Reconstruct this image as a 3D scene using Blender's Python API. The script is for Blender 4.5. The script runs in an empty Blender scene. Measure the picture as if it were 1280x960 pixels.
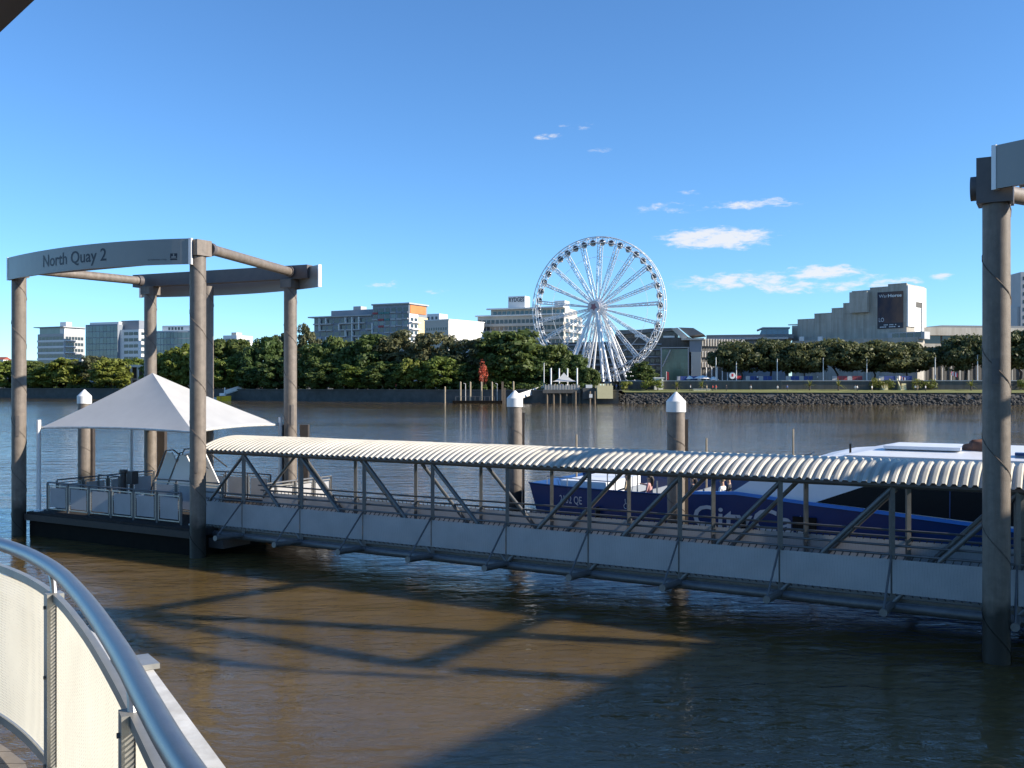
import bpy, math, random
import numpy as np
from mathutils import Vector, Matrix
R = math.radians
rnd = random.Random(7)
scene = bpy.context.scene
col = scene.collection

# ------------------------------------------------------------------ camera, sky, sun, exposure
EYE = 5.5
cam_d = bpy.data.cameras.new('camera')
cam_d.lens = 33.75; cam_d.sensor_width = 36.0; cam_d.clip_start = 0.05; cam_d.clip_end = 9000
cam = bpy.data.objects.new('camera', cam_d); col.objects.link(cam)
cam.location = (0, 0, EYE); cam.rotation_euler = (R(90), 0, 0)
scene.camera = cam

SUN_AZ, SUN_EL = 102.0, 26.0            # azimuth clockwise from +Y (the view direction)
S = Vector((math.sin(R(SUN_AZ))*math.cos(R(SUN_EL)), math.cos(R(SUN_AZ))*math.cos(R(SUN_EL)), math.sin(R(SUN_EL))))
sun_d = bpy.data.lights.new('sun', 'SUN'); sun_d.energy = 4.7; sun_d.angle = R(0.53); sun_d.color = (1.0, 0.91, 0.78)
sun = bpy.data.objects.new('sun', sun_d); col.objects.link(sun)
sun.location = (60, -20, 60); sun.rotation_mode = 'QUATERNION'; sun.rotation_quaternion = S.to_track_quat('Z', 'Y')

world = bpy.data.worlds.new('World'); scene.world = world; world.use_nodes = True
world.cycles.sampling_method = 'MANUAL'; world.cycles.sample_map_resolution = 256
def build_world():
    nt = world.node_tree; nt.nodes.clear()
    N = nt.nodes.new; L = nt.links.new
    out = N('ShaderNodeOutputWorld'); bg = N('ShaderNodeBackground'); bg.inputs['Strength'].default_value = 0.117
    sky = N('ShaderNodeTexSky'); sky.sky_type = 'NISHITA'; sky.sun_disc = False
    sky.sun_elevation = R(SUN_EL); sky.sun_rotation = R(SUN_AZ)
    sky.altitude = 0; sky.air_density = 0.86; sky.dust_density = 0.0; sky.ozone_density = 7.0
    tc = N('ShaderNodeTexCoord'); sep = N('ShaderNodeSeparateXYZ'); L(tc.outputs['Generated'], sep.inputs[0])
    def M(op, a, b=None, c=None):
        n = N('ShaderNodeMath'); n.operation = op
        for i, x in enumerate((a, b, c)):
            if x is None: continue
            if isinstance(x, (int, float)): n.inputs[i].default_value = x
            else: L(x, n.inputs[i])
        return n.outputs[0]
    az = M('ARCTAN2', sep.outputs[0], sep.outputs[1])
    el = M('ARCSINE', M('MINIMUM', M('MAXIMUM', sep.outputs[2], -1.0), 1.0))
    comb = N('ShaderNodeCombineXYZ'); L(M('MULTIPLY', az, 14.0), comb.inputs[0]); L(M('MULTIPLY', el, 46.0), comb.inputs[1])
    nz = N('ShaderNodeTexNoise'); nz.inputs['Scale'].default_value = 3.1; nz.inputs['Detail'].default_value = 9; nz.inputs['Roughness'].default_value = 0.66
    nz.inputs['Distortion'].default_value = 0.25
    L(comb.outputs[0], nz.inputs['Vector'])
    # cumulus scraps: azimuth, elevation (deg), half widths (deg), weight
    clouds = [(12.1, 8.45, 4.3, 0.85, 0.72), (14.2, 10.3, 3.6, 0.4, 0.46), (9.0, 10.2, 3.0, 0.5, 0.34), (13.3, 5.95, 5.6, 0.70, 0.56), (17.9, 6.3, 2.8, 0.55, 0.68),
              (17.0, 5.5, 4.2, 0.5, 0.52), (21.0, 5.7, 3.6, 0.5, 0.50), (24.0, 5.85, 0.9, 0.32, 0.55), (2.1, 14.4, 1.3, 0.32, 0.46), (5.0, 13.6, 1.1, 0.26, 0.42), (4.0, 15.0, 1.8, 0.3, 0.30),
              (-7.2, 5.85, 1.7, 0.3, 0.34), (-4.5, 5.5, 1.5, 0.25, 0.22), (11.0, 11.1, 2.0, 0.25, 0.22),
              (52, 7.0, 7, 1.0, 0.5), (75, 5.5, 9, 0.8, 0.45), (-60, 7.5, 6, 0.9, 0.45), (110, 8.0, 8, 1.2, 0.5), (165, 7.0, 10, 1.2, 0.5), (-125, 8.0, 9, 1.1, 0.5)]
    dens = None
    for a, e, wa, we, w in clouds:
        dx = M('DIVIDE', M('SUBTRACT', az, R(a)), R(wa)); dy = M('DIVIDE', M('SUBTRACT', el, R(e)), R(we))
        r2 = M('ADD', M('MULTIPLY', dx, dx), M('MULTIPLY', dy, dy))
        g = M('MULTIPLY', M('MAXIMUM', M('SUBTRACT', 1.0, r2), 0.0), w)
        dens = g if dens is None else M('MAXIMUM', dens, g)
    val = M('ADD', M('MULTIPLY_ADD', nz.outputs['Fac'], 1.7, -1.08), M('MULTIPLY', dens, 1.05))
    mr = N('ShaderNodeMapRange'); mr.interpolation_type = 'SMOOTHSTEP'
    mr.inputs['From Min'].default_value = 0.0; mr.inputs['From Max'].default_value = 0.5; mr.inputs['To Max'].default_value = 0.86
    L(val, mr.inputs['Value'])
    gate = M('MULTIPLY', mr.outputs[0], M('GREATER_THAN', dens, 0.001))
    mix = N('ShaderNodeMix'); mix.data_type = 'RGBA'
    tint = N('ShaderNodeMix'); tint.data_type = 'RGBA'; tint.blend_type = 'MULTIPLY'; tint.inputs['Factor'].default_value = 1.0
    L(sky.outputs[0], tint.inputs['A']); tint.inputs['B'].default_value = (0.85, 1.0, 1.03, 1)      # camera colour balance of a clear winter sky
    L(gate, mix.inputs['Factor']); L(tint.outputs['Result'], mix.inputs['A']); mix.inputs['B'].default_value = (4.4, 4.4, 4.45, 1)
    L(mix.outputs['Result'], bg.inputs['Color']); L(bg.outputs[0], out.inputs[0])
build_world()
scene.view_settings.view_transform = 'Standard'; scene.view_settings.look = 'None'
scene.view_settings.exposure = 0.85; scene.view_settings.gamma = 1.0
scene.view_settings.use_curve_mapping = False
scene.cycles.use_denoising = True
scene.cycles.max_bounces = 6; scene.cycles.diffuse_bounces = 3; scene.cycles.glossy_bounces = 3
scene.cycles.transparent_max_bounces = 8; scene.cycles.caustics_reflective = False; scene.cycles.caustics_refractive = False

# ------------------------------------------------------------------ measuring helpers
FPX = 1200.0
def wx(px, d): return (px-640)/FPX*d
def wz(py, d): return EYE-(py-480)/FPX*d
def at(px, py, d): return Vector((wx(px, d), d, wz(py, d)))

# ------------------------------------------------------------------ materials
def mat(name, c, rough=0.6, metal=0.0, var=0.12, scale=3.0, bump=0.0, bscale=None, spec=0.5, objvar=0.0, coat=0.0, streak=0.0):
    m = bpy.data.materials.new(name); m.use_nodes = True
    nt = m.node_tree; b = nt.nodes['Principled BSDF']; N = nt.nodes.new; L = nt.links.new
    b.inputs['Roughness'].default_value = rough; b.inputs['Metallic'].default_value = metal
    b.inputs['Specular IOR Level'].default_value = spec
    if coat: b.inputs['Coat Weight'].default_value = coat; b.inputs['Coat Roughness'].default_value = 0.1
    tc = N('ShaderNodeTexCoord')
    nz = N('ShaderNodeTexNoise'); nz.inputs['Scale'].default_value = scale; nz.inputs['Detail'].default_value = 6; nz.inputs['Roughness'].default_value = 0.65
    L(tc.outputs['Object'], nz.inputs['Vector'])
    cr = N('ShaderNodeValToRGB'); cr.color_ramp.elements[0].position = 0.3; cr.color_ramp.elements[1].position = 0.72
    cr.color_ramp.elements[0].color = [x*(1-var) for x in c[:3]]+[1]; cr.color_ramp.elements[1].color = [min(1, x*(1+var)) for x in c[:3]]+[1]
    L(nz.outputs['Fac'], cr.inputs[0])
    src = cr.outputs[0]
    if streak:        # run-off streaks and grime down the face
        mp = N('ShaderNodeMapping'); mp.inputs['Scale'].default_value = (5*streak, 5*streak, 0.35*streak); L(tc.outputs['Object'], mp.inputs['Vector'])
        n3 = N('ShaderNodeTexNoise'); n3.inputs['Scale'].default_value = 1.0; n3.inputs['Detail'].default_value = 7; n3.inputs['Roughness'].default_value = 0.7; L(mp.outputs[0], n3.inputs['Vector'])
        r3 = N('ShaderNodeMapRange'); r3.inputs['From Min'].default_value = 0.42; r3.inputs['From Max'].default_value = 0.66; r3.inputs['To Min'].default_value = 0.0; r3.inputs['To Max'].default_value = 0.55; L(n3.outputs['Fac'], r3.inputs['Value'])
        m3 = N('ShaderNodeMix'); m3.data_type = 'RGBA'; L(r3.outputs[0], m3.inputs['Factor']); L(src, m3.inputs['A']); m3.inputs['B'].default_value = (c[0]*0.5, c[1]*0.46, c[2]*0.4, 1); src = m3.outputs['Result']
    if objvar:
        oi = N('ShaderNodeObjectInfo'); mr = N('ShaderNodeMapRange')
        mr.inputs['To Min'].default_value = 1-objvar; mr.inputs['To Max'].default_value = 1+objvar
        L(oi.outputs['Random'], mr.inputs['Value'])
        hs = N('ShaderNodeHueSaturation'); L(mr.outputs[0], hs.inputs['Value']); L(src, hs.inputs['Color']); src = hs.outputs[0]
    L(src, b.inputs['Base Color'])
    mr2 = N('ShaderNodeMapRange'); mr2.inputs['To Min'].default_value = max(0.02, rough*0.8); mr2.inputs['To Max'].default_value = min(1, rough*1.2)
    L(nz.outputs['Fac'], mr2.inputs['Value']); L(mr2.outputs[0], b.inputs['Roughness'])
    if bump:
        n2 = N('ShaderNodeTexNoise'); n2.inputs['Scale'].default_value = bscale or scale*8; n2.inputs['Detail'].default_value = 4
        L(tc.outputs['Object'], n2.inputs['Vector'])
        bp = N('ShaderNodeBump'); bp.inputs['Strength'].default_value = bump; bp.inputs['Distance'].default_value = 0.02
        L(n2.outputs['Fac'], bp.inputs['Height']); L(bp.outputs[0], b.inputs['Normal'])
    return m

def leaf_mat(name, c, hv=0.02):
    m = bpy.data.materials.new(name); m.use_nodes = True
    nt = m.node_tree; b = nt.nodes['Principled BSDF']; N = nt.nodes.new; L = nt.links.new
    out = nt.nodes['Material Output']
    b.inputs['Roughness'].default_value = 0.55; b.inputs['Specular IOR Level'].default_value = 0.35
    geo = N('ShaderNodeNewGeometry'); oi = N('ShaderNodeObjectInfo')
    cr = N('ShaderNodeValToRGB')
    cr.color_ramp.elements[0].color = [x*0.74 for x in c]+[1]; cr.color_ramp.elements[1].color = [min(1, x*1.25) for x in c]+[1]
    L(geo.outputs['Random Per Island'], cr.inputs[0])
    hs = N('ShaderNodeHueSaturation')
    a = N('ShaderNodeMapRange'); a.inputs['To Min'].default_value = 0.5-hv; a.inputs['To Max'].default_value = 0.5+hv; L(oi.outputs['Random'], a.inputs['Value'])
    v = N('ShaderNodeMapRange'); v.inputs['To Min'].default_value = 1.14; v.inputs['To Max'].default_value = 0.84; L(oi.outputs['Random'], v.inputs['Value'])
    L(a.outputs[0], hs.inputs['Hue']); L(v.outputs[0], hs.inputs['Value']); L(cr.outputs[0], hs.inputs['Color'])
    L(hs.outputs[0], b.inputs['Base Color'])
    tr = N('ShaderNodeBsdfTranslucent'); L(hs.outputs[0], tr.inputs['Color'])
    mx = N('ShaderNodeMixShader'); mx.inputs[0].default_value = 0.36
    L(b.outputs[0], mx.inputs[1]); L(tr.outputs[0], mx.inputs[2]); L(mx.outputs[0], out.inputs['Surface'])
    return m

def mesh_cloth(name, c, scale, transl=0.5, hole=0.12, contrast=0.12):
    """fine woven / perforated sheet: a regular small-hole pattern, light passing through"""
    m = bpy.data.materials.new(name); m.use_nodes = True
    nt = m.node_tree; N = nt.nodes.new; L = nt.links.new; out = nt.nodes['Material Output']; nt.nodes.remove(nt.nodes['Principled BSDF'])
    tc = N('ShaderNodeTexCoord'); vo = N('ShaderNodeTexVoronoi'); vo.inputs['Scale'].default_value = scale; vo.inputs['Randomness'].default_value = 0.15
    L(tc.outputs['Object'], vo.inputs['Vector'])
    st = N('ShaderNodeMapRange'); st.interpolation_type = 'SMOOTHSTEP'; st.inputs['From Min'].default_value = 0.12; st.inputs['From Max'].default_value = 0.4
    st.inputs['To Min'].default_value = 1.0; st.inputs['To Max'].default_value = 0.0; L(vo.outputs['Distance'], st.inputs['Value'])
    nz = N('ShaderNodeTexNoise'); nz.inputs['Scale'].default_value = 1.7; nz.inputs['Detail'].default_value = 5; L(tc.outputs['Object'], nz.inputs['Vector'])
    cr = N('ShaderNodeValToRGB'); cr.color_ramp.elements[0].color = [x*0.88 for x in c]+[1]; cr.color_ramp.elements[1].color = list(c)+[1]
    cr.color_ramp.elements[0].position = 0.3; cr.color_ramp.elements[1].position = 0.6
    L(nz.outputs['Fac'], cr.inputs[0])
    di = N('ShaderNodeBsdfDiffuse'); tr = N('ShaderNodeBsdfTranslucent'); tp = N('ShaderNodeBsdfTransparent')
    L(cr.outputs[0], di.inputs['Color']); L(cr.outputs[0], tr.inputs['Color'])
    m1 = N('ShaderNodeMixShader'); m1.inputs[0].default_value = transl; L(di.outputs[0], m1.inputs[1]); L(tr.outputs[0], m1.inputs[2])
    mu = N('ShaderNodeMath'); mu.operation = 'MULTIPLY'; mu.inputs[1].default_value = hole; L(st.outputs[0], mu.inputs[0])
    m2 = N('ShaderNodeMixShader'); L(mu.outputs[0], m2.inputs[0]); L(m1.outputs[0], m2.inputs[1]); L(tp.outputs[0], m2.inputs[2])
    L(m2.outputs[0], out.inputs['Surface'])
    return m

M_ = {}
M_['pile'] = mat('pile_coating', (0.195, 0.163, 0.134), 0.55, 0, 0.25, 5, 0.25, 60, streak=0.9)
def tide_mark(m, top=1.15):
    nt = m.node_tree; b = nt.nodes['Principled BSDF']; N = nt.nodes.new; L = nt.links.new
    src = b.inputs['Base Color'].links[0].from_socket
    geo = N('ShaderNodeNewGeometry'); sp = N('ShaderNodeSeparateXYZ'); L(geo.outputs['Position'], sp.inputs[0])
    nz = N('ShaderNodeTexNoise'); nz.inputs['Scale'].default_value = 2.5; nz.inputs['Detail'].default_value = 5; L(geo.outputs['Position'], nz.inputs['Vector'])
    ad = N('ShaderNodeMath'); ad.operation = 'MULTIPLY_ADD'; ad.inputs[1].default_value = 0.9; L(nz.outputs['Fac'], ad.inputs[0]); L(sp.outputs[2], ad.inputs[2])
    mr = N('ShaderNodeMapRange'); mr.inputs['From Min'].default_value = top+0.2; mr.inputs['From Max'].default_value = top+0.65; L(ad.outputs[0], mr.inputs['Value'])
    mx = N('ShaderNodeMix'); mx.data_type = 'RGBA'; L(mr.outputs[0], mx.inputs['Factor']); mx.inputs['A'].default_value = (0.022, 0.019, 0.014, 1); L(src, mx.inputs['B'])
    L(mx.outputs['Result'], b.inputs['Base Color'])
tide_mark(M_['pile'])
M_['seam'] = mat('pile_weld', (0.12, 0.10, 0.085), 0.8, 0, 0.2, 9, spec=0.2); tide_mark(M_['seam'])
M_['patch'] = mat('pile_patch', (0.12, 0.105, 0.095), 0.6, 0, 0.2, 9)
M_['beam'] = mat('dark_beam', (0.115, 0.10, 0.095), 0.5, 0, 0.15, 4)
M_['sign'] = mat('sign_panel', (0.26, 0.255, 0.24), 0.42, 0.15, 0.07, 1.2)
M_['edge'] = mat('sign_edge', (0.75, 0.74, 0.72), 0.4, 0.1, 0.05, 2)
M_['ink'] = mat('sign_ink', (0.018, 0.022, 0.035), 0.5, 0, 0.1, 6)
M_['galv'] = mat('galvanised_steel', (0.15, 0.15, 0.15), 0.45, 0.4, 0.2, 6, 0.08, 70)
M_['steel'] = mat('brushed_steel', (0.36, 0.36, 0.36), 0.44, 0.9, 0.10, 9, 0.04, 90)
M_['frame'] = mat('rail_frame', (0.40, 0.39, 0.36), 0.4, 0.5, 0.15, 7)
M_['roof'] = mat('corrugated_roof', (0.49, 0.45, 0.37), 0.5, 0.05, 0.2, 0.8, 0.05, 40, objvar=0.06)
M_['white'] = mat('white_paint', (0.80, 0.79, 0.76), 0.45, 0, 0.05, 2)
M_['whited'] = mat('worn_white_paint', (0.70, 0.685, 0.64), 0.5, 0, 0.16, 4, 0.05, streak=0.6)
M_['tent'] = mat('tent_membrane', (0.47, 0.465, 0.45), 0.6, 0, 0.06, 1.4)
M_['panel'] = mesh_cloth('gangway_mesh', (0.45, 0.45, 0.45), 34, 0.12, 0.25)
M_['cream'] = mesh_cloth('cream_mesh', (0.83, 0.785, 0.65), 75, 0.72, 0.5)
M_['lace'] = mat('lacing_cord', (0.05, 0.05, 0.05), 0.8, 0, 0.3, 30)
M_['hull'] = mat('pontoon_hull', (0.012, 0.010, 0.008), 0.75, 0, 0.4, 2, spec=0.08)
M_['pdeck'] = mat('pontoon_deck', (0.04, 0.036, 0.033), 0.85, 0, 0.3, 4, spec=0.1)
M_['deck'] = mat('deck_boards', (0.22, 0.19, 0.16), 0.75, 0, 0.25, 5)
M_['wood'] = mat('weathered_timber', (0.17, 0.13, 0.09), 0.8, 0, 0.35, 4, 0.2)
M_['fender'] = mat('dark_fender', (0.045, 0.035, 0.028), 0.7, 0, 0.3, 4)
M_['stake'] = mat('pale_timber', (0.36, 0.29, 0.20), 0.7, 0, 0.25, 4)
M_['navy'] = mat('navy_hull', (0.002, 0.036, 0.15), 0.35, 0, 0.1, 1.5, coat=0.12)
M_['cyan'] = mat('light_blue_stripe', (0.045, 0.23, 0.68), 0.35, 0, 0.05, 2)
M_['black'] = mat('tinted_window', (0.006, 0.006, 0.008), 0.35, 0, 0.2, 2, spec=0.15)
M_['bwhite'] = mat('boat_white', (0.78, 0.79, 0.80), 0.35, 0, 0.04, 1.5)
M_['letter'] = mat('hull_lettering', (0.62, 0.64, 0.66), 0.45, 0, 0.08, 4)
M_['glass'] = mat('blue_green_glass', (0.075, 0.13, 0.15), 0.12, 0.0, 0.25, 0.15, spec=0.8, objvar=0.3)
M_['dglass'] = mat('dark_glass', (0.03, 0.037, 0.045), 0.14, 0, 0.3, 0.2, spec=0.7, objvar=0.35)
M_['bglass'] = mat('bright_blue_glass', (0.05, 0.16, 0.27), 0.1, 0, 0.2, 0.2, spec=0.8)
M_['gglass'] = mat('green_glass', (0.045, 0.10, 0.08), 0.12, 0, 0.3, 0.3, spec=0.8, objvar=0.25)
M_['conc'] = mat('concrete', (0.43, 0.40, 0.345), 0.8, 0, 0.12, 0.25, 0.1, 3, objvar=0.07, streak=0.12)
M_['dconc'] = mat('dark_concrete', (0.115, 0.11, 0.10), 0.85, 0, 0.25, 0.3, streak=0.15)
M_['wallblk'] = mat('river_wall_stone', (0.085, 0.085, 0.08), 0.9, 0, 0.35, 0.4)
M_['bldw'] = mat('white_render', (0.74, 0.73, 0.70), 0.7, 0, 0.05, 0.15)
M_['bldg'] = mat('grey_render', (0.40, 0.40, 0.40), 0.75, 0, 0.08, 0.2)
M_['bldb'] = mat('blue_grey_cladding', (0.22, 0.245, 0.28), 0.6, 0, 0.12, 0.2, objvar=0.15)
M_['bldt'] = mat('tan_render', (0.50, 0.46, 0.40), 0.75, 0, 0.06, 0.2)
M_['yel'] = mat('yellow_render', (0.72, 0.60, 0.30), 0.7, 0, 0.06, 0.2)
M_['org'] = mat('orange_cladding', (0.55, 0.20, 0.06), 0.6, 0, 0.1, 0.2)
M_['redc'] = mat('red_cladding', (0.33, 0.05, 0.055), 0.6, 0, 0.1, 0.2)
M_['teal'] = mat('teal_cladding', (0.05, 0.19, 0.18), 0.5, 0, 0.1, 0.2)
M_['roofg'] = mat('grey_metal_roof', (0.16, 0.165, 0.17), 0.5, 0.2, 0.1, 0.2)
M_['redroof'] = mat('red_tiles', (0.30, 0.07, 0.045), 0.8, 0, 0.2, 0.6)
M_['rock'] = mat('river_rock', (0.052, 0.047, 0.040), 0.85, 0, 0.5, 0.55, 0.3, 3)
M_['grass'] = mat('grass', (0.17, 0.18, 0.055), 0.9, 0, 0.25, 0.4)
M_['land'] = mat('park_ground', (0.14, 0.125, 0.095), 0.9, 0, 0.3, 0.1)
M_['hill'] = mat('wooded_hill', (0.07, 0.09, 0.05), 0.9, 0, 0.3, 0.03)
M_['bark'] = mat('bark', (0.085, 0.065, 0.05), 0.9, 0, 0.3, 1.2)
M_['wheelw'] = mat('wheel_white', (0.82, 0.83, 0.84), 0.4, 0, 0.03, 0.4)
M_['pod'] = mat('gondola_glass', (0.022, 0.024, 0.032), 0.1, 0, 0.2, 0.5, spec=0.8)
M_['podf'] = mat('gondola_floor', (0.55, 0.56, 0.58), 0.4, 0, 0.1, 0.6)
M_['hub'] = mat('hub_disc', (0.72, 0.60, 0.58), 0.4, 0, 0.1, 0.8)
M_['hubr'] = mat('hub_logo', (0.34, 0.12, 0.14), 0.4, 0, 0.1, 0.8)
M_['yboat'] = mat('yellow_paint', (0.85, 0.50, 0.02), 0.4, 0, 0.08, 1)
M_['blue'] = mat('blue_canvas', (0.03, 0.06, 0.22), 0.6, 0, 0.15, 1)
M_['red'] = mat('red_canvas', (0.50, 0.03, 0.035), 0.6, 0, 0.1, 1)
M_['cream_wall'] = mat('cream_wall', (0.66, 0.58, 0.33), 0.7, 0, 0.08, 0.5)
M_['brown'] = mat('brown_canvas', (0.14, 0.065, 0.04), 0.8, 0, 0.3, 4)
M_['asph'] = mat('viaduct_concrete', (0.30, 0.29, 0.27), 0.85, 0, 0.15, 0.3)
L_DENSE = leaf_mat('leaf_dark', (0.092, 0.132, 0.034))
L_LIGHT = leaf_mat('leaf_light', (0.165, 0.20, 0.036))
L_GUM = leaf_mat('leaf_grey_green', (0.125, 0.132, 0.06))
L_FIG = leaf_mat('leaf_olive', (0.105, 0.118, 0.045), 0.012)
L_CYC = leaf_mat('leaf_cycad', (0.20, 0.21, 0.045))
L_ORG = leaf_mat('leaf_orange_red', (0.55, 0.17, 0.075))

# ------------------------------------------------------------------ mesh builder
class Frame:
    """a horizontal axis system: a runs along the front to the right, b runs back, theta turns the right end towards the viewer"""
    def __init__(s, x, y, theta):
        s.o = Vector((x, y, 0)); s.t = theta
        s.u = Vector((math.cos(R(theta)), -math.sin(R(theta)), 0)); s.v = Vector((math.sin(R(theta)), math.cos(R(theta)), 0))
    def pt(s, a, b, z): return s.o + s.u*a + s.v*b + Vector((0, 0, z))

ROOT = {}
class MB:
    def __init__(s): s.v = []; s.f = []; s.m = []
    def add(s, vs, fs, mi=0):
        n = len(s.v); s.v += [Vector(x) for x in vs]; s.f += [[i+n for i in f] for f in fs]; s.m += [mi]*len(fs); return s
    def box8(s, p, mi=0):
        return s.add(p, [(3, 2, 1, 0), (4, 5, 6, 7), (0, 1, 5, 4), (1, 2, 6, 5), (2, 3, 7, 6), (3, 0, 4, 7)], mi)
    def fbox(s, F, a0, a1, b0, b1, z0, z1, mi=0):
        return s.box8([F.pt(a0, b0, z0), F.pt(a1, b0, z0), F.pt(a1, b1, z0), F.pt(a0, b1, z0), F.pt(a0, b0, z1), F.pt(a1, b0, z1), F.pt(a1, b1, z1), F.pt(a0, b1, z1)], mi)
    def box(s, x0, x1, y0, y1, z0, z1, mi=0):
        return s.box8([(x0, y0, z0), (x1, y0, z0), (x1, y1, z0), (x0, y1, z0), (x0, y0, z1), (x1, y0, z1), (x1, y1, z1), (x0, y1, z1)], mi)
    def prism(s, pts, off, mi=0):
        n = len(pts); off = Vector(off); p = [Vector(x) for x in pts]
        fs = [list(range(n))[::-1], list(range(n, 2*n))]+[(i, (i+1) % n, n+(i+1) % n, n+i) for i in range(n)]
        return s.add(p+[x+off for x in p], fs, mi)
    def bar(s, p0, p1, w, h, mi=0, up=(0, 0, 1)):
        p0 = Vector(p0); p1 = Vector(p1); d = (p1-p0).normalized(); sd = d.cross(Vector(up))
        if sd.length < 1e-4: sd = d.cross(Vector((0, 1, 0)))
        sd.normalize(); uu = sd.cross(d).normalized(); sd *= w/2; uu *= h/2
        return s.box8([p0-sd-uu, p0+sd-uu, p1+sd-uu, p1-sd-uu, p0-sd+uu, p0+sd+uu, p1+sd+uu, p1-sd+uu], mi)
    def path(s, pts, r, n=8, mi=0, caps=True):
        pts = [Vector(p) for p in pts]; k = len(pts); rr = r if isinstance(r, (list, tuple)) else [r]*k
        base = len(s.v); prev = None
        for i, p in enumerate(pts):
            d = (pts[min(i+1, k-1)]-pts[max(i-1, 0)]).normalized()
            if prev is None:
                a = d.cross(Vector((0, 0, 1)))
                if a.length < 1e-3: a = Vector((1, 0, 0))
            else: a = prev-d*prev.dot(d)
            a.normalize(); prev = a.copy(); b = d.cross(a)
            for j in range(n):
                t = 2*math.pi*j/n; s.v.append(p+(a*math.cos(t)+b*math.sin(t))*rr[i])
        for i in range(k-1):
            for j in range(n):
                s.f.append([base+i*n+j, base+i*n+(j+1) % n, base+(i+1)*n+(j+1) % n, base+(i+1)*n+j]); s.m.append(mi)
        if caps:
            s.f.append([base+j for j in range(n)][::-1]); s.m.append(mi)
            s.f.append([base+(k-1)*n+j for j in range(n)]); s.m.append(mi)
        return s
    def tube(s, p0, p1, r, n=8, r2=None, mi=0): return s.path([p0, p1], [r, r if r2 is None else r2], n, mi)
    def lathe(s, c, prof, n=16, mi=0):
        """prof: list of (r, z) from bottom to top about the vertical through c"""
        c = Vector(c); return s.path_rings([(c+Vector((0, 0, z)), r) for r, z in prof], n, mi)
    def path_rings(s, rings, n, mi):
        base = len(s.v)
        for p, r in rings:
            for j in range(n):
                t = 2*math.pi*j/n; s.v.append(p+Vector((math.cos(t), math.sin(t), 0))*r)
        for i in range(len(rings)-1):
            for j in range(n):
                s.f.append([base+i*n+j, base+i*n+(j+1) % n, base+(i+1)*n+(j+1) % n, base+(i+1)*n+j]); s.m.append(mi)
        s.f.append([base+j for j in range(n)][::-1]); s.m.append(mi)
        s.f.append([base+(len(rings)-1)*n+j for j in range(n)]); s.m.append(mi)
        return s
    def data(s, name, mats, origin=Vector((0, 0, 0)), smooth=False):
        me = bpy.data.meshes.new(name); me.from_pydata([tuple(v-origin) for v in s.v], [], s.f)
        for m in (mats if isinstance(mats, (list, tuple)) else [mats]): me.materials.append(m)
        if any(s.m): me.polygons.foreach_set('material_index', s.m)
        if smooth:
            me.polygons.foreach_set('use_smooth', [True]*len(me.polygons))
            try: me.set_sharp_from_angle(angle=R(38))
            except Exception: pass
        me.update(); return me
    def build(s, name, mats, parent=None, smooth=False, origin=None):
        if parent is not None: o0 = ROOT[parent.name]
        elif origin is not None: o0 = Vector(origin)
        else:
            xs = [v.x for v in s.v]; ys = [v.y for v in s.v]; zs = [v.z for v in s.v]
            o0 = Vector(((min(xs)+max(xs))/2, (min(ys)+max(ys))/2, min(zs)))
        ob = bpy.data.objects.new(name, s.data(name, mats, o0, smooth)); col.objects.link(ob)
        if parent is None: ob.location = o0
        else: ob.parent = parent
        ROOT[ob.name] = o0
        return ob

def tag(o, label=None, cat=None, group=None, kind=None):
    if label: o['label'] = label
    if cat: o['category'] = cat
    if group: o['group'] = group
    if kind: o['kind'] = kind
    return o
def thing(name, loc, label, cat, group=None):
    o = bpy.data.objects.new(name, None); col.objects.link(o); o.location = loc; o.empty_display_size = 0.3
    ROOT[o.name] = Vector(loc); return tag(o, label, cat, group)
def place(name, me, parent, p, rz=0.0, scale=None):
    """a piece that shares mesh data, at world point p under parent"""
    o = bpy.data.objects.new(name, me); col.objects.link(o)
    if parent is not None: o.parent = parent; o.location = Vector(p)-ROOT[parent.name]
    else: o.location = p
    o.rotation_euler = (0, 0, rz)
    if scale: o.scale = scale
    ROOT[o.name] = ROOT[parent.name] if parent is not None else Vector(p)
    return o
def text_data(s, width=None, height=1.0, shear=0.0, bold=0.0):
    """flat lettering as vertices and faces, cap height = height, lower left at the origin"""
    cu = bpy.data.curves.new('text', 'FONT'); cu.body = s; cu.size = 1.0; cu.resolution_u = 3; cu.shear = shear; cu.offset = bold
    ob = bpy.data.objects.new('text', cu); col.objects.link(ob)
    dg = bpy.context.evaluated_depsgraph_get(); me = bpy.data.meshes.new_from_object(ob.evaluated_get(dg))
    vs = [v.co.copy() for v in me.vertices]; fs = [list(p.vertices) for p in me.polygons]
    bpy.data.objects.remove(ob); bpy.data.meshes.remove(me)
    x0 = min(v.x for v in vs); x1 = max(v.x for v in vs); cap = 0.70
    k = height/cap; kx = k if width is None else width/(x1-x0)
    return [((v.x-x0)*kx, v.y*k) for v in vs], fs, (x1-x0)*kx
def lettering(name, s, fn, material, parent, width=None, height=1.0, shear=0.0, bold=0.0):
    vs, fs, w = text_data(s, width, height, shear, bold)
    mb = MB(); mb.add([fn(x, y) for x, y in vs], fs); return mb.build(name, material, parent)

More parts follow.
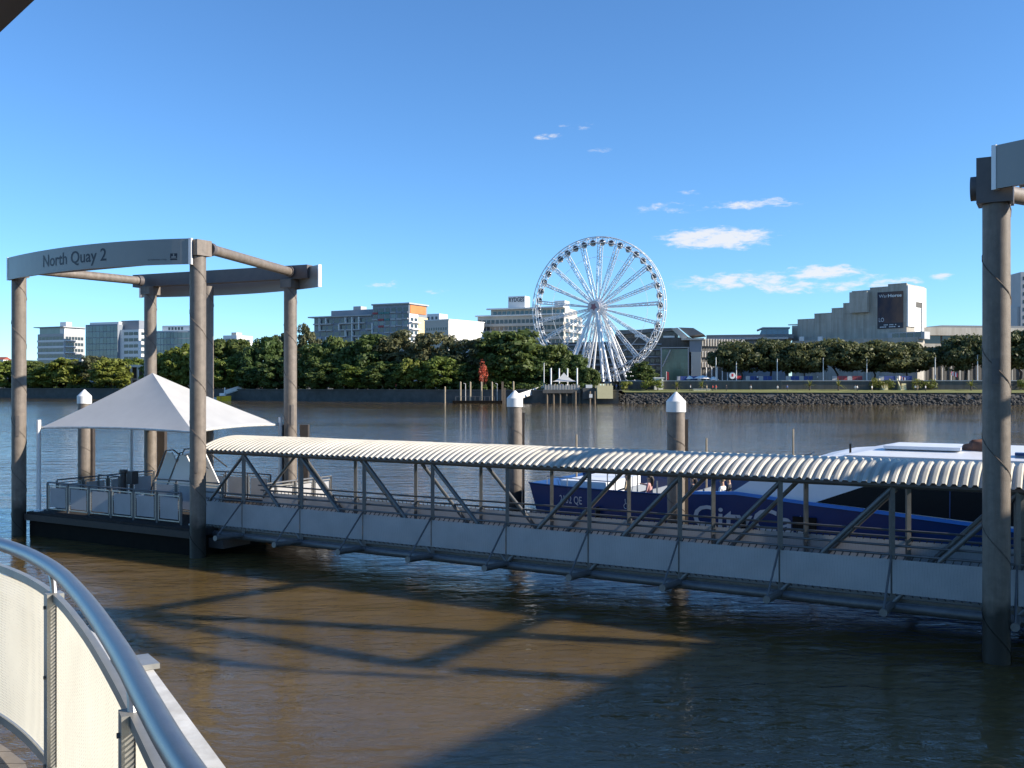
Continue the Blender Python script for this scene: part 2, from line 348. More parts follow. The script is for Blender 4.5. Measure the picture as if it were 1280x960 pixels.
# ================================================================== LARGE STRUCTURE
# ---- water
def water_mat():
    m = bpy.data.materials.new('river_water'); m.use_nodes = True
    nt = m.node_tree; b = nt.nodes['Principled BSDF']; N = nt.nodes.new; L = nt.links.new
    b.inputs['IOR'].default_value = 1.333; b.inputs['Roughness'].default_value = 0.03; b.subsurface_method = 'BURLEY'; b.inputs['Subsurface Weight'].default_value = 1.0; b.inputs['Subsurface Scale'].default_value = 0.6; b.inputs['Subsurface Radius'].default_value = (1.0, 0.9, 0.7); b.inputs['Specular IOR Level'].default_value = 0.5
    tc = N('ShaderNodeTexCoord')
    nz = N('ShaderNodeTexNoise'); nz.inputs['Scale'].default_value = 0.22; nz.inputs['Detail'].default_value = 5; L(tc.outputs['Object'], nz.inputs['Vector'])
    cr = N('ShaderNodeValToRGB'); cr.color_ramp.elements[0].position = 0.3; cr.color_ramp.elements[1].position = 0.7
    cr.color_ramp.elements[0].color = (0.086, 0.055, 0.017, 1); cr.color_ramp.elements[1].color = (0.124, 0.082, 0.029, 1)
    L(nz.outputs['Fac'], cr.inputs[0]); L(cr.outputs[0], b.inputs['Base Color'])
    def layer(scale, sx, sy, rz, det, dist):
        mp = N('ShaderNodeMapping'); mp.inputs['Rotation'].default_value = (0, 0, R(rz)); mp.inputs['Scale'].default_value = (sx, sy, 1)
        L(tc.outputs['Object'], mp.inputs['Vector'])
        n = N('ShaderNodeTexNoise'); n.inputs['Scale'].default_value = scale; n.inputs['Detail'].default_value = det; n.inputs['Roughness'].default_value = 0.55
        n.inputs['Distortion'].default_value = dist
        L(mp.outputs[0], n.inputs['Vector']); return n.outputs['Fac']
    h1 = layer(0.55, 0.55, 1.3, 12, 3, 0.4); h2 = layer(2.4, 0.6, 1.35, -8, 4, 0.7); h3 = layer(8.5, 0.7, 1.3, 5, 3, 0.5)
    def MA(op, a, k):
        n = N('ShaderNodeMath'); n.operation = op; L(a, n.inputs[0])
        if isinstance(k, (int, float)): n.inputs[1].default_value = k
        else: L(k, n.inputs[1])
        return n.outputs[0]
    hh = MA('ADD', MA('ADD', MA('MULTIPLY', h1, 0.55), MA('MULTIPLY', h2, 0.19)), MA('MULTIPLY', h3, 0.026))
    pn = layer(0.035, 0.5, 1.6, 10, 4, 0.6); pr = N('ShaderNodeMapRange'); pr.inputs['From Min'].default_value = 0.35; pr.inputs['From Max'].default_value = 0.65
    pr.inputs['To Min'].default_value = 0.5; pr.inputs['To Max'].default_value = 1.0; L(pn, pr.inputs['Value'])
    bp = N('ShaderNodeBump'); bp.inputs['Distance'].default_value = 0.21; L(pr.outputs[0], bp.inputs['Strength'])
    L(hh, bp.inputs['Height']); L(bp.outputs[0], b.inputs['Normal'])
    return m
w = MB(); w.add([(-2600, -400, 0), (2600, -400, 0), (2600, 1400, 0), (-2600, 1400, 0)], [(0, 1, 2, 3)])
tag(w.build('river', water_mat(), origin=(0, 0, 0)), kind='structure')

# ---- far bank
BANK = [(-900, 640), (-420, 478), (-196, 384), (-130, 346), (-70, 312), (-19, 287), (27, 271), (77, 259), (133, 251), (300, 240), (900, 210)]
def bank_y(x):
    for (x0, y0), (x1, y1) in zip(BANK, BANK[1:]):
        if x0 <= x <= x1: return y0+(y1-y0)*(x-x0)/(x1-x0)
    return 250
def bank_d(px):
    d = 250.0
    for _ in range(60): d = bank_y(wx(px, d))
    return d
ZL, ZP, ZT = 3.7, 3.15, 6.3         # park ground, promenade, upper terrace
bx_ = [p[0] for p in BANK]
def strip(name, xs, f0, f1, z, material, dz=0):
    mb = MB()
    for a, b in zip(xs, xs[1:]):
        mb.add([(a, f0(a), z), (b, f0(b), z), (b, f1(b), z+dz), (a, f1(a), z+dz)], [(0, 1, 2, 3)])
    return tag(mb.build(name, material), kind='structure')
XL = [-900, -420, -196, -130, -70, -19, 27, 32]
XR = [32, 77, 133, 300, 900]
strip('park_ground', XL, lambda x: bank_y(x)+0.3, lambda x: 6000, ZL, M_['land'])
strip('park_ground', XR, lambda x: bank_y(x)+15.9, lambda x: 6000, ZT, M_['land'])
strip('promenade', XR, lambda x: bank_y(x)+4.1, lambda x: bank_y(x)+16, ZP, M_['grass'], 0.8)
def zprom(off): return ZP+0.8*max(0, off-4.1)/11.9
mb = MB()
for k in range(24):
    a0 = 2*math.pi*k/24; a1 = 2*math.pi*(k+1)/24
    for (r0, z0), (r1, z1) in (((1.0, 0), (0.7, 16)), ((0.7, 16), (0.35, 26)), ((0.35, 26), (0.0, 30))):
        P = lambda r, a, z: (-560+260*r*math.cos(a), 1050+220*r*math.sin(a), z+3)
        mb.add([P(r0, a0, z0), P(r0, a1, z0), P(r1, a1, z1), P(r1, a0, z1)], [(0, 1, 2, 3)])
tag(mb.build('hill', M_['hill'], smooth=True), kind='structure')

# river wall on the left stretch: face with coping, fender piles as pieces
rw = thing('river_wall', (-60, bank_y(-60), 0), 'long dark stone river wall under the trees on the far bank', 'wall')
mb = MB(); cp = MB()
for (x0, y0), (x1, y1) in zip(BANK, BANK[1:]):
    if x0 >= 30: break
    xe = min(x1, 30); ye = bank_y(xe)
    mb.add([(x0, y0, -1), (xe, ye, -1), (xe, ye, 3.5), (x0, y0, 3.5), (x0, y0+0.6, 3.5), (xe, ye+0.6, 3.5)], [(0, 1, 2, 3), (3, 2, 5, 4)])
    cp.prism([(x0, y0-0.25, 3.5), (xe, ye-0.25, 3.5), (xe, ye+0.7, 3.5), (x0, y0+0.7, 3.5)], (0, 0, 0.35))
mb.build('wall_face', M_['wallblk'], rw); cp.build('coping', M_['dconc'], rw)
# rock revetment on the right stretch
def rocks():
    base = bpy.data.meshes.new('r'); import bmesh
    bm = bmesh.new(); bmesh.ops.create_icosphere(bm, subdivisions=1, radius=1); V = np.array([v.co[:] for v in bm.verts]); Fc = [[v.index for v in f.verts] for f in bm.faces]; bm.free()
    rg = np.random.default_rng(3); mb = MB()
    x = 29.0
    n = 0
    for i in range(4200):
        xx = 29+rg.random()**1.0*170; t = rg.random()
        yy = bank_y(xx)+t*4.6; zz = -0.25+t*3.0
        s = rg.uniform(0.22, 0.58); sc = s*rg.uniform(0.7, 1.25, 3)*np.array([1.15, 1, 0.8])
        vv = V*rg.uniform(0.75, 1.2, (len(V), 1))*sc
        a = rg.uniform(0, 6.28); c, q = math.cos(a), math.sin(a)
        rx = vv[:, 0]*c-vv[:, 1]*q; ry = vv[:, 0]*q+vv[:, 1]*c
        k = len(mb.v); mb.v += [Vector((xx+rx[j], yy+ry[j], zz+vv[j, 2])) for j in range(len(V))]
        mb.f += [[q2+k for q2 in f] for f in Fc]; mb.m += [0]*len(Fc)
    return mb
tag(rocks().build('rock_revetment', M_['rock']), 'loose dark boulders piled along the far river edge', 'rocks', kind='stuff')
mb = MB()
for a, b in zip(XR, XR[1:]):
    mb.add([(a, bank_y(a)+0.3, -1), (b, bank_y(b)+0.3, -1), (b, bank_y(b)+4.6, ZP-0.06), (a, bank_y(a)+4.6, ZP-0.06)], [(0, 1, 2, 3)])
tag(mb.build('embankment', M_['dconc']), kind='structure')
# terrace retaining wall
tw = MB(); tc_ = MB()
for a, b in zip(XR, XR[1:]):
    tw.prism([(a, bank_y(a)+15.5, ZP-0.5), (b, bank_y(b)+15.5, ZP-0.5), (b, bank_y(b)+16.1, ZP-0.5), (a, bank_y(a)+16.1, ZP-0.5)], (0, 0, ZT-ZP+0.5))
    tc_.prism([(a, bank_y(a)+15.35, ZT+0.004), (b, bank_y(b)+15.35, ZT+0.004), (b, bank_y(b)+16.2, ZT+0.004), (a, bank_y(a)+16.2, ZT+0.004)], (0, 0, 0.25))
t = thing('terrace_wall', (100, bank_y(100)+15.5, ZP), 'long dark retaining wall between promenade lawn and upper terrace', 'wall')
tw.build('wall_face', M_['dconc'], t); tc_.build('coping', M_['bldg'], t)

# ---- elevated road beside the camera, out of frame on the right: it shades the near water
def viaduct():
    ex = Vector((0.646, 0.763, 0)); nx = Vector((0.763, -0.646, 0)); e0 = Vector((23.6, 8.6, 0))
    t = thing('viaduct', e0+nx*6, 'elevated concrete road running beside the near quay', 'bridge')
    def seg(s0, s1, n0, n1, z0, z1, mb):
        P = lambda s, n, z: e0+ex*s+nx*n+Vector((0, 0, z))
        mb.box8([P(s0, n0, z0), P(s1, n0, z0), P(s1, n1, z0), P(s0, n1, z0), P(s0, n0, z1), P(s1, n0, z1), P(s1, n1, z1), P(s0, n1, z1)]); return mb
    seg(-90, 190, 0.02, 16, 9.6, 11.0, MB()).build('road_deck', M_['asph'], t)
    seg(-90, 190, 0, 0.35, 11.004, 12.5, MB()).build('parapet', M_['asph'], t); seg(-90, 190, 15.65, 16, 11.004, 12, MB()).build('parapet', M_['asph'], t)
    pm = MB()
    for k in range(-4, 10):
        P = e0+ex*(k*22+9)+nx*9
        MB().lathe((P.x, P.y, -3), [(0.9, 0), (0.9, 11.2), (1.5, 12.59)], 16).build('pier', M_['asph'], t, smooth=True)
viaduct()

# ================================================================== NEAR TERMINAL
G = Frame(-10.05, 31.5, 29.74)       # a: along the gangway towards the shore, b: away from the camera

def pile_parts(parent, x, y, ztop, r=0.25, band=True):
    p = MB().lathe((x, y, -4), [(r, 0), (r, ztop+4)], 20).build('pile', M_['pile'], parent, smooth=True)
    pts = []
    for k in range(0, 74):
        a = k/73*2*math.pi*(ztop/1.75); pts.append((x+(r+0.002)*math.cos(-a), y+(r+0.002)*math.sin(-a), k/73*ztop))
    MB().path(pts, 0.014, 4).build('weld_seam', M_['seam'], p, smooth=True)
    return p
def plate(parent, pile, x, y, r, ang, z0, z1, half=14):
    mb = MB(); n = 5; top = []; bot = []
    for rr in (r+0.004, r+0.02):
        for k in range(n):
            a = R(ang-half+2*half*k/(n-1)); bot.append(Vector((x+rr*math.cos(a), y+rr*math.sin(a), z0))); top.append(Vector((x+rr*math.cos(a), y+rr*math.sin(a), z1)))
    vs = bot+top; q = 2*n; fs = []
    for k in range(n-1):
        fs.append((n+k, n+k+1, q+n+k+1, q+n+k)); fs.append((k, k+1, n+k+1, n+k)[::-1]); fs.append((q+k, q+k+1, q+n+k+1, q+n+k))
    mb.add(vs, fs); mb.build('tag_plate', M_['patch'], pile)

def bez(P0, Pm, P1, t):
    C = Pm*2-(P0+P1)*0.5
    return P0*(1-t)**2+C*2*t*(1-t)+P1*t*t
def board(parent, P0, Pm, P1, z0, z1, th, outward, name='sign_board'):
    """curved board: face towards outward"""
    n = 28; mb = MB(); ed = MB(); pts = [bez(P0, Pm, P1, k/n) for k in range(n+1)]
    nor = []
    for k in range(n+1):
        d = (pts[min(k+1, n)]-pts[max(k-1, 0)]).normalized(); q = Vector((d.y, -d.x, 0))
        if q.dot(outward) < 0: q = -q
        nor.append(q)
    for k in range(n):
        a, b = pts[k], pts[k+1]; a2 = a-nor[k]*th; b2 = b-nor[k+1]*th
        Z0 = Vector((0, 0, z0)); Z1 = Vector((0, 0, z1))
        mb.add([a+Z0, b+Z0, b+Z1, a+Z1, a2+Z0, b2+Z0, b2+Z1, a2+Z1], [(0, 1, 2, 3), (5, 4, 7, 6), (3, 2, 6, 7), (1, 0, 4, 5)])
    o = mb.build(name, M_['sign'], parent, smooth=True)
    for k in (0, n):
        e = MB(); d = (pts[1]-pts[0]).normalized() if k == 0 else (pts[n]-pts[n-1]).normalized()
        s_ = -1 if k == 0 else 1; a = pts[k]+nor[k]*0.012; b = pts[k]-nor[k]*(th+0.012)
        e.prism([a+Vector((0, 0, z0-0.012)), b+Vector((0, 0, z0-0.012)), b+Vector((0, 0, z1+0.012)), a+Vector((0, 0, z1+0.012))], d*s_*0.09)
        e.build('end_cap', M_['edge'], o)
    return o, pts, nor
def tube_link(parent, p, q, r=0.17):
    p = Vector(p); q = Vector(q); d = (q-p).normalized()
    MB().tube(p, q, r, 16).build('cross_tube', M_['pile'], parent, smooth=True)
    for c in (p+d*0.1, q-d*0.1): MB().tube(c-d*0.10, c+d*0.10, r+0.045, 16).build('tube_collar', M_['beam'], parent, smooth=True)

def left_gate():
    A = Vector((-18.0, 35.05, 0)); B = Vector((-9.98, 30.5, 0)); C = Vector((wx(188, 40.4), 40.4, 0)); D = Vector((wx(363, 37.6), 37.6, 0)); E = Vector((wx(259, 38.6), 38.6, 0))
    t = thing('ferry_gate', (-13.5, 35.5, 0), 'tall brown pile gate with curved silver board reading North Quay 2', 'gate')
    tops = {'A': 9.38, 'B': 9.55, 'C': 9.55, 'D': 9.5, 'E': 9.42}
    ob = {}
    for nm, p in (('A', A), ('B', B), ('C', C), ('D', D), ('E', E)): ob[nm] = pile_parts(t, p.x, p.y, tops[nm])
    plate(t, ob['A'], A.x, A.y, 0.25, -75, 3.6, 4.35); plate(t, ob['B'], B.x, B.y, 0.25, -85, 2.7, 3.05); plate(t, ob['D'], D.x, D.y, 0.25, -60, 3.9, 4.7)
    # front board
    P0 = Vector((-18.25, 34.75, 0)); P1 = Vector((-10.15, 30.12, 0)); Pm = Vector((-14.1, 31.55, 0))
    o, pts, nor = board(t, P0, Pm, P1, 9.27, 10.07, 0.10, Vector((-0.5, -0.87, 0)))
    # arc-length mapping of lettering
    n = len(pts); L = [0]
    for k in range(1, n): L.append(L[-1]+(pts[k]-pts[k-1]).length)
    def on(s, z, lift=0.006):
        for k in range(n-1):
            if L[k] <= s <= L[k+1] or k == n-2:
                q = (s-L[k])/(L[k+1]-L[k]); p = pts[k].lerp(pts[k+1], q)+nor[k].lerp(nor[k+1], q)*lift; return Vector((p.x, p.y, z))
    lettering('lettering', 'North Quay 2', lambda x, y: on(2.92+x, 9.50+y), M_['ink'], o, width=3.45, height=0.40, bold=0.012)
    lettering('lettering', 'brisbane city', lambda x, y: on(L[-1]-1.42+x, 9.41+y), M_['ink'], o, width=0.68, height=0.05)
    e = MB()
    def rect(mb, s0, s1, z0, z1, lift): mb.add([on(s0, z0, lift), on(s1, z0, lift), on(s1, z1, lift), on(s0, z1, lift)], [(0, 1, 2, 3)])
    s0 = L[-1]-0.62
    rect(e, s0, s0+0.24, 9.40, 9.445, 0.006); rect(e, s0, s0+0.24, 9.46, 9.61, 0.006); e.build('emblem', M_['ink'], o)
    e2 = MB(); rect(e2, s0+0.10, s0+0.14, 9.47, 9.60, 0.010); rect(e2, s0+0.04, s0+0.20, 9.47, 9.52, 0.010); e2.build('emblem', M_['sign'], o)
    # straight beams behind the boards and heads on the piles
    def head(p, z0, z1, wd=0.62):
        F = Frame(p.x, p.y, 29.74); MB().fbox(F, -wd/2, wd/2, -wd/2, wd/2, z0, z1).build('pile_head', M_['pile'], t)
    ZA = Vector((0, 0, 9.68))
    MB().bar(A+ZA+(B-A).normalized()*0.26, B+ZA-(B-A).normalized()*0.32, 0.22, 0.5).build('beam', M_['beam'], t)
    head(B, 9.556, 10.05, 0.6); head(A, 9.386, 9.98, 0.5)
    MB().bar(C+Vector((-0.75, 0.35, 9.85)), D+Vector((0.85, -0.42, 9.85)), 0.36, 0.52).build('beam', M_['beam'], t)
    head(C, 9.25, 9.583, 0.56); head(D, 9.25, 9.583, 0.56)
    Q0 = Vector((-15.9, 41.3, 0)); Q1 = Vector((-7.35, 36.75, 0)); Qm = (Q0+Q1)*0.5+Vector((0.45, 0.8, 0))
    board(t, Q0, Qm, Q1, 9.22, 10.05, 0.10, Vector((0.5, 0.87, 0)))
    tube_link(t, A+Vector((0.12, 0.28, 9.72)), C+Vector((-0.25, -0.35, 9.80)))
    tube_link(t, B+Vector((0.28, 0.2, 9.82)), D+Vector((0.05, -0.25, 9.86)))
    for p, dx, dy in ((D, 0.5, 0.28), (C, 0.38, 0.30)):
        MB().box(p.x+dx-0.16, p.x+dx+0.16, p.y+dy-0.16, p.y+dy+0.16, -4, 3.9 if p is D else 4.4).build('fender_pile', M_['fender'], t)
    MB().box(D.x-0.45, D.x-0.27, D.y+0.2, D.y+0.4, -4, 3.9).build('fender_pile', M_['fender'], t)
left_gate()

def right_gate():
    d0 = 19.0; Fp = Vector((wx(1245.5, d0), d0, 0))
    t = thing('ferry_gate', (Fp.x+4, Fp.y, 0), 'brown pile with dark head and silver board end at the right picture edge', 'gate')
    p = pile_parts(t, Fp.x, Fp.y, 9.05, 0.255)
    plate(t, p, Fp.x, Fp.y, 0.255, -120, 5.5, 6.0)
    F = Frame(Fp.x, Fp.y, 29.74)
    MB().fbox(F, -0.34, 0.30, -0.3, 0.34, 9.056, 9.95).build('pile_head', M_['beam'], t)
    MB().tube(Fp+F.u*-0.34+Vector((0, 0, 9.4)), Fp+F.u*-0.46+Vector((0, 0, 9.4)), 0.24, 18).build('tube_end', M_['beam'], t, smooth=True)
    P0 = F.pt(0.02, -0.48, 0); P1 = F.pt(9.3, -0.5, 0); Pm = F.pt(4.6, -1.7, 0)
    board(t, P0, Pm, P1, 9.28, 10.12, 0.1, Vector((-0.5, -0.87, 0)))
    Q = F.pt(9.3, 0.1, 0); pile_parts(t, Q.x, Q.y, 9.3)
    H = F.pt(2.0, 6.0, 0); pile_parts(t, H.x, H.y, 9.5); I = F.pt(9.4, 6.2, 0); pile_parts(t, I.x, I.y, 9.5)
    MB().bar(F.pt(0.4, 0.05, 9.62), F.pt(9.0, 0.05, 9.62), 0.22, 0.5).build('beam', M_['beam'], t)
    MB().bar(H+Vector((-0.7, 0.4, 9.8)), I+Vector((0.7, -0.4, 9.8)), 0.36, 0.52).build('beam', M_['beam'], t)
    Q0 = F.pt(1.0, 6.6, 0); Q1 = F.pt(10.2, 6.8, 0); Qm = F.pt(5.6, 7.7, 0)
    board(t, Q0, Qm, Q1, 9.2, 10.05, 0.1, Vector((0.5, 0.87, 0)))
    tube_link(t, Fp+Vector((0.2, 0.28, 9.35)), H+Vector((0, -0.2, 9.6))); tube_link(t, Q+Vector((0, 0.3, 9.7)), I+Vector((0, -0.3, 9.7)))
right_gate()

# ---- pontoon with its mesh railings
DZ = 0.86
def pontoon():
    t = thing('pontoon', G.pt(-4, 2.6, 0), 'dark floating pontoon with mesh railings under the white peaked canopy', 'pontoon')
    MB().fbox(G, -8.25, 0.35, -0.72, 6.4, -0.6, 0.62).build('hull', M_['hull'], t)
    MB().fbox(G, -8.32, 0.42, -0.79, 6.47, 0.624, DZ).build('deck', M_['pdeck'], t)
    MB().fbox(G, -8.36, 0.46, -0.86, -0.794, 0.56, 0.78).build('fender_strip', M_['fender'], t)
    def rail(pts, h=1.02, panels=True, sides=None):
        for (a0, b0), (a1, b1) in zip(pts, pts[1:]):
            p = G.pt(a0, b0, 0); q = G.pt(a1, b1, 0); n = max(1, round((q-p).length/1.12)); d = (q-p)/n
            for k in range(n+1):
                c = p+d*k; MB().bar((c.x, c.y, DZ), (c.x, c.y, DZ+h), 0.06, 0.06).build('rail_post', M_['galv'], t)
            MB().tube(p+Vector((0, 0, DZ+h+0.03)), q+Vector((0, 0, DZ+h+0.03)), 0.026, 8).build('handrail', M_['galv'], t, smooth=True)
            if panels:
                for k in range(n):
                    c0 = p+d*(k+0.07); c1 = p+d*(k+0.93); fr = MB()
                    for z in (DZ+0.1, DZ+h-0.08): fr.bar((c0.x, c0.y, z), (c1.x, c1.y, z), 0.035, 0.035)
                    for c in (c0, c1): fr.bar((c.x, c.y, DZ+0.12), (c.x, c.y, DZ+h-0.10), 0.035, 0.035)
                    f = fr.build('panel_frame', M_['frame'], t)
                    e0 = p+d*(k+0.13); e1 = p+d*(k+0.87); nn = Vector((d.y, -d.x, 0)).normalized()*0.004
                    MB().add([e0+Vector((0, 0, DZ+0.16)), e1+Vector((0, 0, DZ+0.16)), e1+Vector((0, 0, DZ+h-0.15)), e0+Vector((0, 0, DZ+h-0.15))], [(0, 1, 2, 3)]).build('mesh_sheet', M_['panel'], f)
                    lc = MB()
                    for j in range(12):
                        z = DZ+0.18+j*(h-0.36)/11
                        for a, b in ((c0, e0), (c1, e1)): lc.bar((a.x, a.y, z), (b.x, b.y, z+0.03), 0.012, 0.012)
                    lc.build('lacing', M_['lace'], f)['kind'] = 'stuff'
    rail([(-7.75, -0.35), (-0.75, -0.35)])
    rail([(-8.0, 0.2), (-8.0, 4.6)], 1.05); rail([(-8.0, 6.1), (-3.0, 6.1)], 1.0); rail([(-0.6, 3.4), (-0.6, 6.0)], 1.0)
    rail([(-7.9, 1.9), (-6.7, 1.9)], 1.1, panels=False); rail([(-4.4, 1.6), (-0.9, 1.6)], 1.15)
    rail([(0.2, 3.0), (0.2, 6.0)], 1.1)
    # bollard and control box by the left railing
    MB().lathe(G.pt(-7.35, 2.6, DZ), [(0.12, 0), (0.12, 1.15), (0.16, 1.17), (0.16, 1.3)], 12).build('bollard', M_['beam'], t, smooth=True)
    MB().fbox(G, -7.15, -6.85, 2.6, 2.9, DZ+0.75, DZ+1.25).build('control_box', M_['beam'], t)
pontoon()
def boarding_ramp(a, b, label):
    """raised boarding ramp: white tapering side boards either side of a sloping tread, a rail on each"""
    t = thing('boarding_ramp', G.pt(a, b, DZ), label, 'ramp', 'boarding ramps folded up on the pontoon')
    for k in (0, 0.9):
        pts = [G.pt(a, b+k, DZ+0.35), G.pt(a+1.5, b+k, DZ+0.05), G.pt(a+2.0, b+k, DZ+0.75), G.pt(a+1.15, b+k, DZ+2.02), G.pt(a+0.85, b+k, DZ+2.0)]
        sd = MB().prism(pts, G.v*0.05).build('side_board', M_['white'], t)
        MB().path([G.pt(a-0.1, b+k+0.02, DZ+0.45), G.pt(a+0.80, b+k+0.02, DZ+2.08), G.pt(a+1.2, b+k+0.02, DZ+2.12), G.pt(a+2.3, b+k+0.02, DZ+1.55)], 0.028, 8).build('handrail', M_['galv'], sd, smooth=True)
    MB().prism([G.pt(a+0.1, b+0.06, DZ+0.3), G.pt(a+1.0, b+0.06, DZ+1.75), G.pt(a+1.04, b+0.06, DZ+1.72), G.pt(a+0.16, b+0.06, DZ+0.27)], G.v*0.82).build('tread', M_['galv'], t)
    MB().fbox(G, a+0.2, a+1.6, b+0.1, b+0.85, DZ, DZ+0.24).build('base_frame', M_['galv'], t)
boarding_ramp(-6.35, 3.1, 'white boarding ramp folded upright, left one under the canopy')
boarding_ramp(-4.95, 2.55, 'white boarding ramp folded upright, right one under the canopy')

# ---- peaked canopy
def canopy():
    LF = G.pt(-7.98, -0.42, 0); RF = Vector((-10.55, 31.75, 0)); RR_ = Vector((-9.2, 37.7, 0)); LR = Vector((-16.2, 40.9, 0))
    t = thing('canopy', (LF+RF+RR_+LR)/4, 'white peaked tensile canopy on slim white posts over the pontoon', 'canopy')
    ze = 3.92; ap = (LF+RF+RR_+LR)/4; apex = Vector((wx(190.5, ap.y), ap.y, 5.92))
    cs = [LF, RF, RR_, LR]
    n = 14
    for i in range(4):
        a, b = cs[i], cs[(i+1) % 4]; mb = MB(); g = []
        cen = (a+b)/2; inn = (Vector((apex.x, apex.y, 0))-cen)
        for r in range(n+1):
            row = []
            for c in range(n+1):
                s = c/n; e = a.lerp(b, s)+inn*0.045*4*s*(1-s); e.z = ze+0.06*4*s*(1-s)
                q = r/n; p = e.lerp(apex, q); sag = 0.30*q*(1-q)*(0.55+0.45*4*s*(1-s)); p.z -= sag
                row.append(len(mb.v)); mb.v.append(p)
            g.append(row)
        for r in range(n):
            for c in range(n):
                if r == n-1: mb.f.append([g[r][c], g[r][c+1], g[r+1][c]]); mb.m.append(0)
                else: mb.f.append([g[r][c], g[r][c+1], g[r+1][c+1], g[r+1][c]]); mb.m.append(0)
        sail = mb.build('membrane', M_['tent'], t, smooth=True)
        MB().path([mb.v[g[0][c]]+Vector((0, 0, -0.02)) for c in range(n+1)], 0.045, 6).build('edge_hem', M_['whited'], sail, smooth=True)
    for i, c in enumerate(cs):
        out = (c-Vector((apex.x, apex.y, 0))).normalized()*0.10; q = c+out
        pst = MB().lathe((q.x, q.y, DZ), [(0.17, 0), (0.17, 0.03), (0.075, 0.04), (0.075, 3.33)], 12).build('post', M_['white'], t, smooth=True)
        MB().tube((q.x, q.y, 4.05), (c.x, c.y, ze), 0.03, 8).build('tension_arm', M_['galv'], pst)
canopy()
t = thing('security_camera', G.pt(-1.0, 0.35, 3.05), 'small white camera on the canopy post beside the tall gate pile', 'camera')
MB().tube(G.pt(-1.3, 0.3, 3.15), G.pt(-0.95, 0.3, 3.22), 0.08, 12).build('body', M_['white'], t, smooth=True)
MB().tube(G.pt(-1.0, 0.3, 3.22), G.pt(-0.62, 0.3, 3.32), 0.025, 8).build('bracket', M_['galv'], t)

